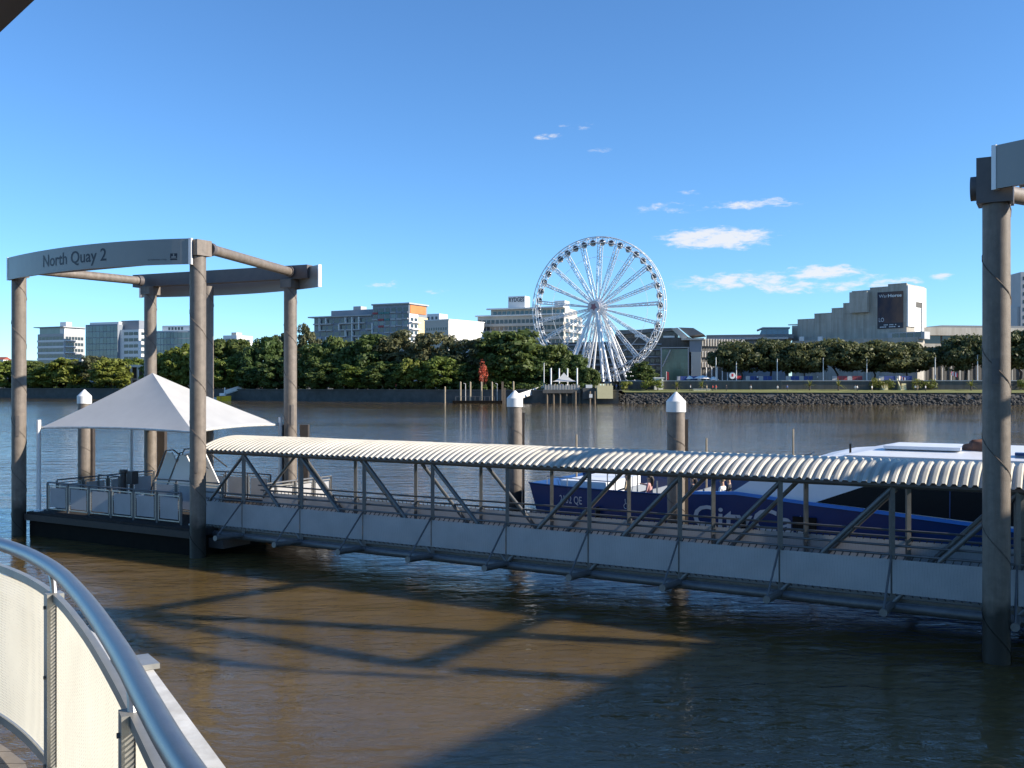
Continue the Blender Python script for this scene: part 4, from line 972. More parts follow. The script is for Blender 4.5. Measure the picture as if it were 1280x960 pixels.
TREES = [
 (8, 449, 46, 'light', 7, 'light green tree at the left picture edge'), (40, 452, 38, 'dense', 12, 'dark tree partly behind the leftmost gate pile'),
 (62, 457, 40, 'light', 6, 'low light green tree right of the leftmost gate pile'), (88, 447, 46, 'light', 10, 'light green tree below the leftmost office block'),
 (117, 443, 40, 'gum', 15, 'grey green tree in front of the glass office block'), (138, 448, 40, 'light', 6, 'light green tree just left of the white pavilion frame'),
 (170, 447, 36, 'light', 30, 'light green tree behind the white pavilion frame'), (205, 441, 44, 'light', 9, 'green tree behind the canopy peak'),
 (232, 431, 46, 'light', 8, 'light green tree left of the near gate pile'), (268, 424, 50, 'dense', 13, 'dark tree just right of the near gate pile'),
 (300, 425, 46, 'dense', 20, 'dark tree below the small white tower block'), (286, 447, 46, 'light', 5, 'yellow green tree above the yellow boat'),
 (330, 421, 46, 'dense', 12, 'dark tree left of the rear gate pile'), (353, 414, 36, 'gum', 25, 'thin grey green tree behind the rear gate pile'),
 (380, 407, 36, 'gum', 27, 'tall thin pale tree left of the apartment block'), (322, 452, 40, 'dense', 5, 'low dark tree on the bank right of the yellow boat'),
 (350, 447, 42, 'dense', 5, 'low dark tree on the bank at the foot of the rear gate pile'), (396, 430, 46, 'dense', 10, 'dark tree below the left end of the apartment block'),
 (425, 421, 58, 'dense', 16, 'broad dark tree below the left half of the apartment block'), (463, 419, 58, 'dense', 14, 'broad dark tree below the middle of the apartment block'),
 (408, 453, 46, 'dense', 4, 'low dark tree on the river wall right of the rear gate pile'), (445, 455, 46, 'light', 4, 'low bright tree on the river wall below the apartment block'),
 (480, 452, 46, 'dense', 5, 'low dark tree on the wall below the striped end of the apartments'), (502, 414, 62, 'gum', 18, 'grey green tree below the orange topped apartment corner'),
 (541, 416, 60, 'gum', 16, 'grey green tree in front of the plain white box building'), (514, 448, 34, 'light', 5, 'small yellow green tree in the shade left of the far jetty'),
 (550, 446, 48, 'light', 6, 'yellow green tree behind the leftmost far jetty pile'), (588, 424, 60, 'gum', 16, 'grey green tree below the white box building'),
 (580, 452, 42, 'dense', 11, 'dark low tree behind the far jetty piles'), (640, 414, 84, 'dense', 18, 'biggest round dark tree below the hotel'),
 (628, 447, 46, 'light', 12, 'yellow green tree right of the orange flowering bush'), (664, 441, 60, 'dense', 17, 'dark tree behind the white far gangway'),
 (692, 431, 52, 'dense', 19, 'dark tree left of the big wheel rim'), (716, 443, 46, 'dense', 17, 'dark tree under the left side of the big wheel'),
 (736, 460, 26, 'dense', 14, 'small dark tree at the left foot of the big wheel'), (803, 447, 40, 'cone', 19, 'upright dark tree at the right foot of the big wheel'),
 (926, 427, 62, 'fig', 26, 'leftmost spreading olive tree on the upper terrace'), (962, 424, 60, 'fig', 28, 'second spreading olive tree from the left on the upper terrace'),
 (1004, 430, 56, 'fig', 24, 'spreading olive tree below the stepped end of the concrete building'), (1045, 425, 76, 'fig', 27, 'spreading olive tree in front of the concrete steps'),
 (1092, 427, 74, 'fig', 25, 'spreading olive tree below the hanging banner'), (1132, 429, 62, 'fig', 27, 'spreading olive tree below the white lit end of the concrete building'),
 (1206, 420, 62, 'fig', 25, 'spreading olive tree left of the right gate pile'), (1275, 412, 66, 'fig', 25, 'olive tree at the right picture edge')]
def tree(i, px, topy, wpx, kind, off, label):
    right = px > 770
    if right: off = max(off, 18)
    d = bank_d(px)+off; base = ZT if right else ZL
    h = wz(topy, d)-base; w = wpx/FPX*d*(1.42 if px > 900 else 1.15 if right or px > 650 else 1.4); x = wx(px, d)
    key = (kind, i % 3)
    if key not in CROWNS:
        Q, cs = crown(kind, 40+7*len(CROWNS)); CROWNS[key] = quads_mesh('crown', Q, LM[kind])
    t = thing('tree', (x, d, base), label, 'tree', 'trees along the far bank')
    o = bpy.data.objects.new('crown', CROWNS[key]); col.objects.link(o); o.parent = t
    o.scale = (w/2, w/2, h*0.985); o.rotation_euler = (0, 0, (i*2.399) % 6.283)
    tk = trunk_mb(kind, i, h, w).data('trunk', M_['bark'], smooth=True); to = bpy.data.objects.new('trunk', tk); col.objects.link(to); to.parent = t
for i, a in enumerate(TREES): tree(i, *a)

# low shade shrubs under the left trees: an uncountable mass
def understory():
    rg = np.random.default_rng(11); cs = []; rs = []
    for k in range(520):
        px = rg.uniform(-10, 742); d = bank_d(px); x = wx(px, d); y = d+rg.uniform(1.5, 26)
        r = rg.uniform(0.8, 1.7); cs.append((x, y, ZL+rg.uniform(0.2, 1.6 if px > 250 else 0.9))); rs.append((r, r, r*0.8))
    return quads_mesh('undergrowth', leaf_cloud(rg, cs, rs, 46, 0.30), L_DENSE)
o = bpy.data.objects.new('undergrowth', understory()); col.objects.link(o); tag(o, 'dark low undergrowth beneath the far bank trees', 'undergrowth', kind='stuff')

# orange flowering bush, cycads, leafy shrubs
def shrub(px, d, base, h, w, material, label, seed, name='shrub', cat='shrub', group=None):
    rg = np.random.default_rng(seed); x = wx(px, d)
    cs = [(rg.uniform(-.32, .32)*w, rg.uniform(-.32, .32)*w, rg.uniform(0.35, 0.85)*h) for _ in range(12)]; rs = [(w*0.2, w*0.2, h*0.16)]*12
    t = thing(name, (x, d, base), label, cat, group)
    me = quads_mesh('foliage', leaf_cloud(rg, cs, rs, 46, 0.17), material); o = bpy.data.objects.new('foliage', me); col.objects.link(o); o.parent = t
    mb = MB(); r = random.Random(seed)
    for k in range(4): mb.path([(0, 0, -0.2), (r.uniform(-.1, .1)*w, r.uniform(-.1, .1)*w, h*0.4), (r.uniform(-.3, .3)*w, r.uniform(-.3, .3)*w, h*0.75)], [0.10, 0.07, 0.03], 5)
    s = bpy.data.objects.new('stems', mb.data('stems', M_['bark'])); col.objects.link(s); s.parent = t
shrub(603, bank_d(603)+2.2, ZL, 10.0, 3.6, L_ORG, 'orange red flowering bush among the dark trees', 5, 'flowering_bush', 'bush')
def bk(px): return bank_d(px)
for i, (px, off, base, h, w, lab) in enumerate([(808, 12, ZP, 4.4, 4.4, 'light leafy shrub at the foot of the upright tree'), (822, 11, ZP, 3.8, 4.2, 'pale shrub right of the upright tree foot'),
        (783, 12, ZP, 3.4, 4.6, 'pale grey shrub at the right wheel foot'), (1094, 14, ZP+0.0, 4.2, 5.0, 'left clump of the yellowish hedge below the banner'), (1107, 14, ZP, 4.0, 5.0, 'right clump of the yellowish hedge below the banner'),
        (1149, 14, ZP, 4.3, 5.0, 'left clump of the yellowish hedge right of the ramp'), (1163, 14, ZP, 4.1, 5.0, 'right clump of the yellowish hedge right of the ramp'), (1280, 14, ZP, 4.0, 5, 'yellowish hedge clump at the right picture edge')]):
    shrub(px, bk(px)+off, base, h, w, L_CYC if px > 1000 else L_LIGHT, lab, 60+i)
def cycad(px, off, h, label, seed):
    d = bk(px)+off; x = wx(px, d); r = random.Random(seed)
    t = thing('cycad', (x, d, ZP), label, 'palm', 'spiky palms along the promenade')
    MB().lathe((x, d, ZP-0.2), [(0.26, 0), (0.20, h*0.5)], 8).build('trunk', M_['bark'], t, smooth=True)
    c = Vector((x, d, ZP-0.2+h*0.5))
    for k in range(22):
        a = k*2.399; el = R(r.uniform(5, 78)); ln = h*r.uniform(0.5, 0.62); mb = MB(); wd = 0.16
        dirh = Vector((math.cos(a), math.sin(a), 0)); sd = Vector((-dirh.y, dirh.x, 0))
        pr = []
        for q in range(5):
            s = q/4; p = c+dirh*(math.cos(el)*ln*s)+Vector((0, 0, math.sin(el)*ln*s-0.55*ln*s*s*math.cos(el))); ww = wd*(1-s*0.85)
            mb.v += [p-sd*ww, p+sd*ww+Vector((0, 0, 0.03))]
        for q in range(4): mb.f.append([q*2, q*2+1, q*2+3, q*2+2]); mb.m.append(0)
        mb.build('frond', L_CYC, t)
for i, (px, off, h, lab) in enumerate([(1012, 12, 4.0, 'spiky palm below the concrete steps, leftmost on the lawn edge'), (1048, 11.5, 4.3, 'largest spiky palm, in the middle of the lawn edge'), (1214, 12, 4.0, 'spiky palm left of the right gate pile'),
        (846, 11, 3.6, 'small spiky palm below the green glass box'), (877, 11, 3.8, 'spiky palm in a cream planter')]): cycad(px, off, h, lab, i)

# ================================================================== BUILDINGS
def corner(px_c, d, theta, px_l, px_r):
    F = Frame(wx(px_c, d), d, theta); c, s = math.cos(R(theta)), math.sin(R(theta))
    k = (px_l-640)/FPX; L = (F.o.x-k*F.o.y)/(c+k*s)
    k = (px_r-640)/FPX; Sd = (k*F.o.y-F.o.x)/(s-k*c)
    return F, L, Sd
def aL(F, px):
    """distance to the left of the corner along the front at picture column px"""
    c, s = math.cos(R(F.t)), math.sin(R(F.t)); k = (px-640)/FPX; return (F.o.x-k*F.o.y)/(c+k*s)
def win_mesh(w, h, dep, material, frame=None):
    mb = MB(); mb.box(-w/2, w/2, -dep, 0.05, 0, h)
    return mb.data('window', material)
def row_windows(t, F, a0, a1, z, n, w, h, material, b=0.0, dep=0.06, name='window'):
    me = win_mesh(w, h, dep, material)
    for k in range(n):
        a = a0+(k+0.5)*(a1-a0)/n; place(name, me, t, F.pt(a, b, z), -R(F.t))
def row_windows_side(t, F, b0, b1, z, n, w, h, material, a=0.0, dep=0.06):
    mb = MB(); mb.box(-0.05, dep, -w/2, w/2, 0, h); me = mb.data('window', material)
    for k in range(n):
        b = b0+(k+0.5)*(b1-b0)/n; place('window', me, t, F.pt(a, b, z), -R(F.t))

def office_a():
    F, L, Sd = corner(80, 560, 24, 47, 106); t = thing('office_block', F.pt(-L/2, Sd/2, ZL), 'grey and white office block with ribbon windows at the far left', 'building')
    H = wz(408, 560); MB().fbox(F, -L, 0, 0, Sd, ZL, H-4.2).build('wall', M_['bldg'], t)
    MB().fbox(F, -L+1, -2.0, 0.6, Sd-2, H-4.196, H-0.5).build('top_storey', M_['glass'], t)
    MB().fbox(F, -L-1.6, 1.4, -1.6, Sd+0.5, H-0.496, H).build('roof', M_['bldg'], t); MB().fbox(F, -3.6, 0.02, 0.3, Sd, H-4.19, H-0.5).build('wall', M_['bldw'], t)
    MB().fbox(F, -9, -4, 5, 9, H+0.004, H+3).build('plant_room', M_['bldw'], t)
    z = H-7.6
    for f in range(7):
        row_windows(t, F, -L+0.6, -0.8, z, 7, L/7*0.82, 1.75, M_['dglass']); row_windows_side(t, F, 1.0, Sd-1, z, 6, Sd/6*0.7, 1.75, M_['dglass'])
        MB().fbox(F, 0.0, 1.5, 0.5, Sd*0.55, z-0.9, z-0.4).build('balcony', M_['bldw'], t)
        MB().fbox(F, -L-0.25, 0.2, -0.25, -0.004, z-1.35, z-0.3).build('spandrel', M_['bldw'], t)
        z -= 3.5
office_a()
def office_b():
    F, L, Sd = corner(147, 545, 20, 107, 180); t = thing('office_block', F.pt(-L/2, Sd/2, ZL), 'green glass office block with white right wing at the far left', 'building')
    H = wz(405, 545); MB().fbox(F, -L, 0, 0, Sd*0.5, ZL, H).build('wall', M_['bldb'], t)
    nx, nz = 9, 9; me = win_mesh(L/nx*0.94, 3.1, 0.12, M_['glass'])
    for i in range(nx):
        for j in range(nz): place('window', me, t, F.pt(-L+(i+0.5)*L/nx, 0, H-3.9-j*3.5), -R(F.t))
    MB().fbox(F, -L*0.95, -1, 2, Sd*0.4, H+0.004, H+1.4).build('parapet', M_['bldw'], t)
    MB().fbox(F, 0.01, Sd*0.62, 2.0, Sd, ZL, H-3.2).build('wall', M_['bldw'], t); MB().fbox(F, -2, Sd*0.5, 5, Sd*0.9, H-3.19, H+2.2).build('plant_room', M_['bldb'], t)
    z = H-6.4
    for f in range(6):
        row_windows(t, F, 2.6, Sd*0.6, z, 3, 3.0, 1.8, M_['dglass'], 2.0); row_windows_side(t, F, 3.5, Sd-1, z, 4, 3.6, 1.8, M_['dglass'], Sd*0.62); z -= 3.5
office_b()
def office_c():
    F, L, Sd = corner(238, 530, 14, 194, 246); t = thing('office_block', F.pt(-L/2, Sd/2, ZL), 'dark green glass block with curved front behind the canopy peak', 'building')
    H = wz(414, 530); n = 10
    ctr = [F.pt(-L+L*k/n, -2.2*math.sin(math.pi*k/n), 0) for k in range(n+1)]
    MB().prism([c+Vector((0, 0, ZL)) for c in ctr]+[F.pt(0, Sd, ZL), F.pt(-L, Sd, ZL)], (0, 0, H-ZL)).build('wall', M_['bldb'], t)
    for k in range(n):
        p, q = ctr[k], ctr[k+1]; dd = (q-p).normalized(); nn = Vector((dd.y, -dd.x, 0))
        for j in range(7):
            z = H-3.6-j*3.5; a = p.lerp(q, 0.06)+nn*0.1; b = p.lerp(q, 0.94)+nn*0.1
            MB().prism([a+Vector((0, 0, z)), b+Vector((0, 0, z)), b+Vector((0, 0, z+3.0)), a+Vector((0, 0, z+3.0))], -nn*0.15).build('window', M_['glass'], t)
    MB().fbox(F, -L*0.86, 1.5, 2, Sd, H+0.004, H+3.4).build('penthouse', M_['bldw'], t); row_windows(t, F, -L*0.7, -L*0.25, H+0.9, 5, 1.3, 1.6, M_['dglass'], 2.0)
    MB().fbox(F, -L-0.5, 0.6, -0.3, 1.9, H+0.006, H+0.5).build('roof_edge', M_['bldw'], t)
office_c()
def small_block():
    F, L, Sd = corner(296, 640, 22, 262, 316); t = thing('apartment_block', F.pt(-L/2, Sd/2, ZL), 'small white block above the trees right of the near gate pile', 'building')
    H = wz(419, 640); MB().fbox(F, -L*0.5, 0, 0, Sd, ZL, H).build('wall', M_['bldw'], t); MB().fbox(F, -L, -L*0.505, 0.3, Sd, ZL, H-4).build('wall', M_['bldw'], t)
    MB().fbox(F, -6, -2, 2, 8, H+0.004, H+2).build('plant_room', M_['bldt'], t)
    z = H-4
    for f in range(5): row_windows(t, F, -L*0.42, -1.0, z, 2, 4.0, 1.7, M_['dglass']); row_windows_side(t, F, 1, Sd-1, z, 2, 3, 1.7, M_['dglass']); z -= 3.3
small_block()
def white_frame_pavilion():
    d = bank_d(160)+16; F = Frame(wx(181, d), d, 12); L = aL(F, 146); t = thing('pavilion', F.pt(-L/2, 3, ZL), 'low white framed pavilion with flat roof left of the canopy', 'building')
    H = wz(456, d); MB().fbox(F, -L, 0, 0, 7, H-0.9, H).build('roof', M_['bldw'], t); MB().fbox(F, -L+0.5, -0.5, 2.5, 7, ZL, H-0.9).build('wall', M_['dconc'], t)
    for k in range(5): MB().fbox(F, -L+k*(L-0.6)/4, -L+k*(L-0.6)/4+0.6, 0.05, 0.6, ZL, H-0.904).build('column', M_['bldw'], t)
    MB().fbox(F, -L, 0, 0.1, 0.5, ZL+3.2, ZL+4.0).build('balustrade', M_['bldg'], t)
white_frame_pavilion()
def hill_houses():
    specs = [(4, 446, 11, 860, 'pale house on the hill at the left picture edge'), (13, 449, 8, 820, 'small pale house on the hill beside the leftmost pile'), (54, 452, 12, 700, 'low white house below the leftmost office block'), (66, 451, 9, 700, 'red walled house below the leftmost office block'), (136, 449, 10, 680, 'low pale building behind the light green trees')]
    for i, (px, ty, wpx, d, lab) in enumerate(specs):
        F = Frame(wx(px, d), d, 18+i*5); w = wpx/FPX*d; H = wz(ty, d); b = H-7
        t = thing('house', F.pt(-w/2, 4, b), lab, 'house', 'houses behind the left trees')
        MB().fbox(F, -w, 0, 0, 8, max(ZL, b-12), H-2.4).build('wall', M_['redc'] if i == 3 else M_['bldw'], t)
        MB().prism([F.pt(-w-0.5, -0.5, H-2.396), F.pt(-w-0.5, 8.5, H-2.396), F.pt(-w-0.5, 4, H)], F.u*(w+1)).build('roof', M_['redroof'] if i in (0, 1) else M_['bldw'], t)
        row_windows(t, F, -w+0.5, -0.5, H-4.6, 3, w/3*0.4, 1.3, M_['dglass'])
hill_houses()
def apartments():
    F, L, Sd = corner(511, 470, 27, 392, 534); t = thing('apartment_building', F.pt(-L/2, Sd/2, ZL), 'wide blue grey apartment building with orange top corner above the trees', 'building')
    a1 = aL(F, 466); H1 = wz(380, 470); H0 = H1-5.0
    MB().fbox(F, -a1, 0, 0, Sd, ZL, H1).build('wall', M_['bldb'], t); MB().fbox(F, -L, -a1-0.01, 0.5, Sd, ZL, H0).build('wall', M_['bldb'], t)
    MB().fbox(F, -a1-0.4, 0.8, -0.8, Sd+0.5, H1+0.004, H1+0.7).build('roof', M_['bldg'], t); MB().fbox(F, -L-3.2, -a1-0.5, -0.8, Sd, H0+0.004, H0+0.6).build('roof', M_['bldg'], t)
    MB().fbox(F, -L*0.86, -a1-0.6, 4, Sd-2, H0+0.61, H0+3.6).build('penthouse', M_['bldb'], t); MB().fbox(F, -L*0.62, -L*0.54, 4, 9, H0+3.61, H0+5.4).build('plant_room', M_['bldg'], t)
    r = random.Random(4)
    # left wing: dark recessed balconies behind pale frames
    nb = 9; wl = (L-a1)/nb
    for j in range(6):
        z = H0-3.0-j*3.3
        for i in range(nb):
            a = -L+(i+0.5)*wl
            w = win_mesh(wl*0.78, 1.9, 0.05, M_['dglass']); place('window', w, t, F.pt(a, 0.5, z), -R(F.t))
            if r.random() < 0.8: MB().fbox(F, a-wl*0.46, a+wl*0.42, -0.7, 0.49, z-0.75, z-0.1).build('balcony', M_['bldg'], t)
            if r.random() < 0.35: MB().fbox(F, a+wl*0.44, a+wl*0.54, -0.8, 0.49, z-0.6, z+2.6).build('fin', M_['bldw'], t)
    nb = 6; wl = a1/nb; cols = [M_['redc'], M_['teal'], M_['bldg'], M_['bldb'], M_['teal']]
    for j in range(8):
        z = H1-3.4-j*3.3
        for i in range(nb):
            a = -a1+(i+0.5)*wl; place('window', win_mesh(wl*0.7, 1.9, 0.05, M_['dglass'] if r.random() < 0.7 else M_['glass']), t, F.pt(a, 0, z), -R(F.t))
            if j < 3 and r.random() < 0.6: MB().fbox(F, a-wl*0.48, a+wl*0.4, -0.5, -0.06, z-1.0, z-0.1).build('cladding', cols[r.randrange(5)] if i else M_['redc'], t)
            elif r.random() < 0.75: MB().fbox(F, a-wl*0.48, a+wl*0.44, -0.8, -0.06, z-0.75, z-0.1).build('balcony', M_['bldg'], t)
    # sunlit right end
    MB().fbox(F, 0.006, 0.3, Sd*0.5, Sd, ZL, H1-6.0).build('end_panel', M_['yel'], t); MB().fbox(F, 0.006, 0.35, 0.8, Sd*0.9, H1-4.4, H1-0.4).build('end_panel', M_['org'], t)
    MB().fbox(F, 0.006, 0.25, 0.2, Sd*0.48, ZL, H1-4.6).build('end_panel', M_['bldw'], t)
    for j in range(7): row_windows_side(t, F, 0.8, Sd*0.45, H1-8.2-j*3.3, 2, 2.6, 1.6, M_['dglass'], 0.26); MB().fbox(F, 0.4, 1.8, 0.4, Sd*0.5, H1-9.1-j*3.3, H1-8.6-j*3.3).build('balcony', M_['bldw'], t)
    F2 = Frame(wx(549, 520), 520, 27); l2 = aL(F2, 532); H2 = wz(392, 520)
    t2 = thing('apartment_block', F2.pt(-l2/2, 4, ZL), 'small white rooftop block right of the orange topped apartments', 'building')
    MB().fbox(F2, -l2, 0, 0, 9, ZL, H2).build('wall', M_['bldw'], t2); row_windows(t2, F2, -l2+0.5, -0.5, H2-3.4, 3, 1.3, 1.9, M_['dglass']); row_windows(t2, F2, -l2+0.5, -0.5, H2-7.4, 3, 1.3, 1.9, M_['dglass'])
apartments()
def white_box():
    F, L, Sd = corner(561, 430, 34, 531, 605); t = thing('white_box_building', F.pt(-L/2, Sd/2, ZL), 'plain white box building between apartments and hotel', 'building')
    H = wz(400, 430); MB().fbox(F, -L, 0, 0, Sd, ZL, H).build('wall', M_['bldw'], t)
    MB().fbox(F, -L, -0.02, -0.25, -0.004, ZL, H-0.2).build('facade_panel', M_['bldt'], t)
    for j in range(4): row_windows(t, F, -L+0.8, -0.8, H-4.4-j*3.4, 9, L/9*0.5, 1.2, M_['dglass'], -0.25)
    MB().fbox(F, -L-0.3, 0.3, -0.4, Sd+0.3, H+0.004, H+0.5).build('parapet', M_['bldw'], t)
    F3 = Frame(wx(622, 400), 400, 10); l3 = aL(F3, 568); H3 = wz(426, 400); t3 = thing('shed', F3.pt(-l3/2, 4, ZL), 'low grey roofed building in front of the white box', 'building')
    MB().fbox(F3, -l3, 0, 0, 10, ZL, H3-1.2).build('wall', M_['bldg'], t3); MB().prism([F3.pt(-l3-0.5, -0.5, H3-1.19), F3.pt(-l3-0.5, 10, H3-1.19), F3.pt(-l3-0.5, 10, H3+0.8), F3.pt(-l3-0.5, -0.5, H3-0.7)], F3.u*(l3+1)).build('roof', M_['roofg'], t3)
white_box()
def hotel():
    F, L, Sd = corner(705, 440, 24, 597, 728); t = thing('hotel', F.pt(-L/2, Sd/2, ZL), 'cream hotel with long balcony bands and dark rooftop lettering', 'building')
    H = wz(383, 440); n = 16
    def fr(a): s = (a+L)/L; return 2.2*4*s*(1-s)*0.6                                   # slightly hollow front
    pts = [F.pt(-L+L*k/n, fr(-L+L*k/n), 0) for k in range(n+1)]
    MB().prism([p+Vector((0, 0, ZL)) for p in pts]+[F.pt(0, Sd, ZL), F.pt(-L, Sd, ZL)], (0, 0, H-3.6-ZL)).build('wall', M_['bldt'], t)
    top = [F.pt(-L*0.86+L*0.86*k/n, fr(-L*0.86+L*0.86*k/n)+1.2, H-3.596) for k in range(n+1)]
    MB().prism(top+[F.pt(-2, Sd-2, H-3.596), F.pt(-L*0.84, Sd-2, H-3.596)], (0, 0, 3.2)).build('top_storey', M_['bldt'], t)
    slab = lambda a0, z, h, out, name, m: MB().prism([F.pt(a0+(0-a0)*k/n, fr(a0+(0-a0)*k/n)-out, z) for k in range(n+1)]+[F.pt(a0+(0-a0)*k/n, fr(a0+(0-a0)*k/n)+1.2, z) for k in range(n, -1, -1)], (0, 0, h)).build(name, m, t)
    slab(-L*0.89, H-0.39, 0.6, 1.1, 'roof_edge', M_['bldw']); slab(-L-0.8, H-3.59, 0.6, 1.1, 'roof_edge', M_['bldw'])
    nf = 8; nw = 20
    for j in range(nf):
        z = H-7.0-j*3.25
        slab(-L, z-1.35, 1.25, 0.9, 'balcony_band', M_['bldt'])
        me = win_mesh(L/nw*0.72, 1.8, 0.12, M_['dglass'])
        for i in range(nw):
            a = -L+(i+0.5)*L/nw; place('window', me, t, F.pt(a, fr(a), z-0.05), -R(F.t))
        for q in range(2):
            MB().fbox(F, 0.01, 2.0, Sd*(0.08+0.48*q), Sd*(0.08+0.48*q)+Sd*0.36, z-1.35, z-0.3).build('balcony', M_['bldw'], t)
        row_windows_side(t, F, Sd*0.06, Sd*0.94, z-0.05, 4, Sd/4*0.55, 1.8, M_['dglass'], 0.0)
    me = win_mesh(L*0.84/16*0.7, 1.7, 0.1, M_['glass'])
    for i in range(16):
        a = -L*0.84+(i+0.5)*L*0.84/16; place('window', me, t, F.pt(a, fr(a)+1.2, H-2.9), -R(F.t))
    a0, a1 = aL(F, 632), aL(F, 653); hs = H+0.3; zt = wz(369.5, 450)
    sb = MB().fbox(F, -a0, -a1+0.0, 3.0, 9.0, H-0.39, zt).build('sign_block', M_['bldw'], t)
    lettering('lettering', 'RYDGES', lambda x, y: F.pt(-a0+0.4+x, 2.93, zt-2.6+y), M_['ink'], sb, width=(a0-a1)-0.8, height=2.0, bold=0.02)
    MB().fbox(F, -aL(F, 690), -aL(F, 703), 3, 9, H-0.39, H+3.0).build('plant_room', M_['bldw'], t); MB().fbox(F, -aL(F, 664), -aL(F, 668), 4, 6, H+0.0, H+1.4).build('plant_room', M_['bldg'], t)
hotel()

def arts_centre():
    d = 352; F = Frame(wx(877, d), d, 14); L = aL(F, 688); t = thing('arts_centre', F.pt(-L/2, 10, ZT), 'dark concrete arts centre with green glass foyer behind the big wheel', 'building')
    A = lambda px: -aL(F, px); Z = lambda py: wz(py, d)
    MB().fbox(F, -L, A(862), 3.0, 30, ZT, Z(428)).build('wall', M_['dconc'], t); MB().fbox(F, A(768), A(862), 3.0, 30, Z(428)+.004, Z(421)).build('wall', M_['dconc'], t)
    MB().fbox(F, A(768), A(846), 6, 30, Z(421)+0.004, Z(410)).build('upper_wall', M_['dglass'], t)
    MB().prism([F.pt(-L-6, 4, Z(427)), F.pt(A(764), 4, Z(427)), F.pt(A(770), 4, Z(416)), F.pt(A(840), 4, Z(412.5)), F.pt(A(840), 4, Z(408.5)), F.pt(A(812), 4, Z(409)), F.pt(A(768), 4, Z(413)), F.pt(A(764), 4, Z(425)), F.pt(-L-6, 4, Z(426))], F.v*24).build('roof', M_['roofg'], t)
    MB().prism([F.pt(A(838), 2.6, Z(409.5)), F.pt(A(846), 2.6, Z(408.5)), F.pt(A(859), 2.6, Z(420)), F.pt(A(854), 2.6, Z(425))], F.v*5).build('sloping_fin', M_['bldt'], t)
    MB().prism([F.pt(A(847), 4, Z(408)), F.pt(A(866), 4, Z(409)), F.pt(A(879), 4, Z(417)), F.pt(A(860), 4, Z(419))], F.v*20).build('roof', M_['roofg'], t)
    MB().fbox(F, A(792), A(806), 3.5, 5.8, Z(420), Z(417)).build('awning', M_['bldw'], t); MB().fbox(F, A(828), A(842), 3.5, 5.8, Z(421)+.01, Z(418.6)).build('awning', M_['bldw'], t)
    for j, py in enumerate((430, 437, 446, 456)):
        MB().fbox(F, -L, A(826), 2.4, 2.99, Z(py), Z(py-1.6)).build('terrace_slab', M_['bldb'], t)
        row_windows(t, F, -L+0.5, A(825), Z(py+6.6), 20, 1.55, 1.5, M_['dglass'], 2.99, 0.08)
    # glass foyer
    g0, g1 = A(826), A(861); MB().fbox(F, g0+0.3, g1-0.3, 0.4, 2.98, ZT, Z(436)).build('foyer', M_['gglass'], t)
    nx, nz = 7, 5
    for i in range(nx):
        for j in range(nz):
            a = g0+0.3+(g1-g0-0.6)*(i+0.5)/nx; z0 = ZT+0.2+(Z(436)-ZT-0.4)*j/nz; place('pane', win_mesh((g1-g0-0.6)/nx*0.92, (Z(436)-ZT-0.4)/nz*0.94, 0.06, M_['gglass']), t, F.pt(a, 0.4, z0), -R(F.t))
    for px in (826.5, 860.5): MB().fbox(F, A(px)-0.22, A(px)+0.22, 0.0, 0.45, ZT, Z(434.6)).build('foyer_frame', M_['bldg'], t)
    MB().fbox(F, g0-0.2, g1+0.2, 0.0, 0.5, Z(434.6)+0.004, Z(433.6)).build('foyer_frame', M_['bldg'], t)
    MB().bar(F.pt(A(828), 0.2, Z(458)), F.pt(A(838), 0.2, Z(437)), 0.4, 0.4).build('brace', M_['bldg'], t)
    for px in (842, 847, 852, 856): MB().bar(F.pt(A(px), 0.6, Z(456)), F.pt(A(px+3), 0.6, Z(437)), 0.3, 0.3).build('brace', M_['wood'], t)
    MB().fbox(F, A(864), A(876.5), -0.6, 6, ZT, Z(440)).build('concrete_pier', M_['bldt'], t); MB().fbox(F, A(862), 0, -0.4, 10, Z(440)+.004, Z(425)).build('wall', M_['bldb'], t)
    MB().fbox(F, A(852), 1.0, -1.2, 11, Z(425)+.004, Z(422.8)).build('roof', M_['bldt'], t)
    # louvred terraces on the right side, running away to the right
    G2 = Frame(*F.pt(0.02, -0.2, 0)[:2], -18); m = 0
    l2 = 17.0
    MB().fbox(G2, 0, l2, 1.2, 14, ZT, Z(426)).build('wall', M_['dconc'], t)
    for py0, py1 in ((423.5, 432.5), (439, 446.5), (452.5, 459)):
        z0, z1 = Z(py1), Z(py0); nl = 15
        MB().fbox(G2, 0, l2+1.5 if m == 0 else l2, 0.9, 1.19, z0, z1).build('louvre_back', M_['bldg'], t)
        for k in range(nl):
            a = (l2)*(k+0.5)/nl; MB().prism([G2.pt(a-0.16, 0.1, z0), G2.pt(a+0.16, 0.1, z0), G2.pt(a+0.16, 0.88, z0), G2.pt(a-0.16, 0.88, z0)], Vector((0, 0, z1-z0))).build('louvre', M_['bldt'], t)
        m += 1
    for k in range(5): MB().fbox(G2, 2+k*2.2, 2.3+k*2.2, 0.2, 0.5, ZT, Z(459)).build('column', M_['bldw'], t)
    # long low roof to the right and canopy strip
    MB().fbox(F, 1.1, 33, 14, 40, Z(422), Z(416.5)).build('roof', M_['roofg'], t); MB().fbox(F, 1.1, 31, 12, 13.98, Z(423), Z(420.4)).build('roof_edge', M_['bldg'], t)
    MB().fbox(F, 1.1, 30, 15, 39, ZT, Z(422.2)).build('wall', M_['bldb'], t)
arts_centre()
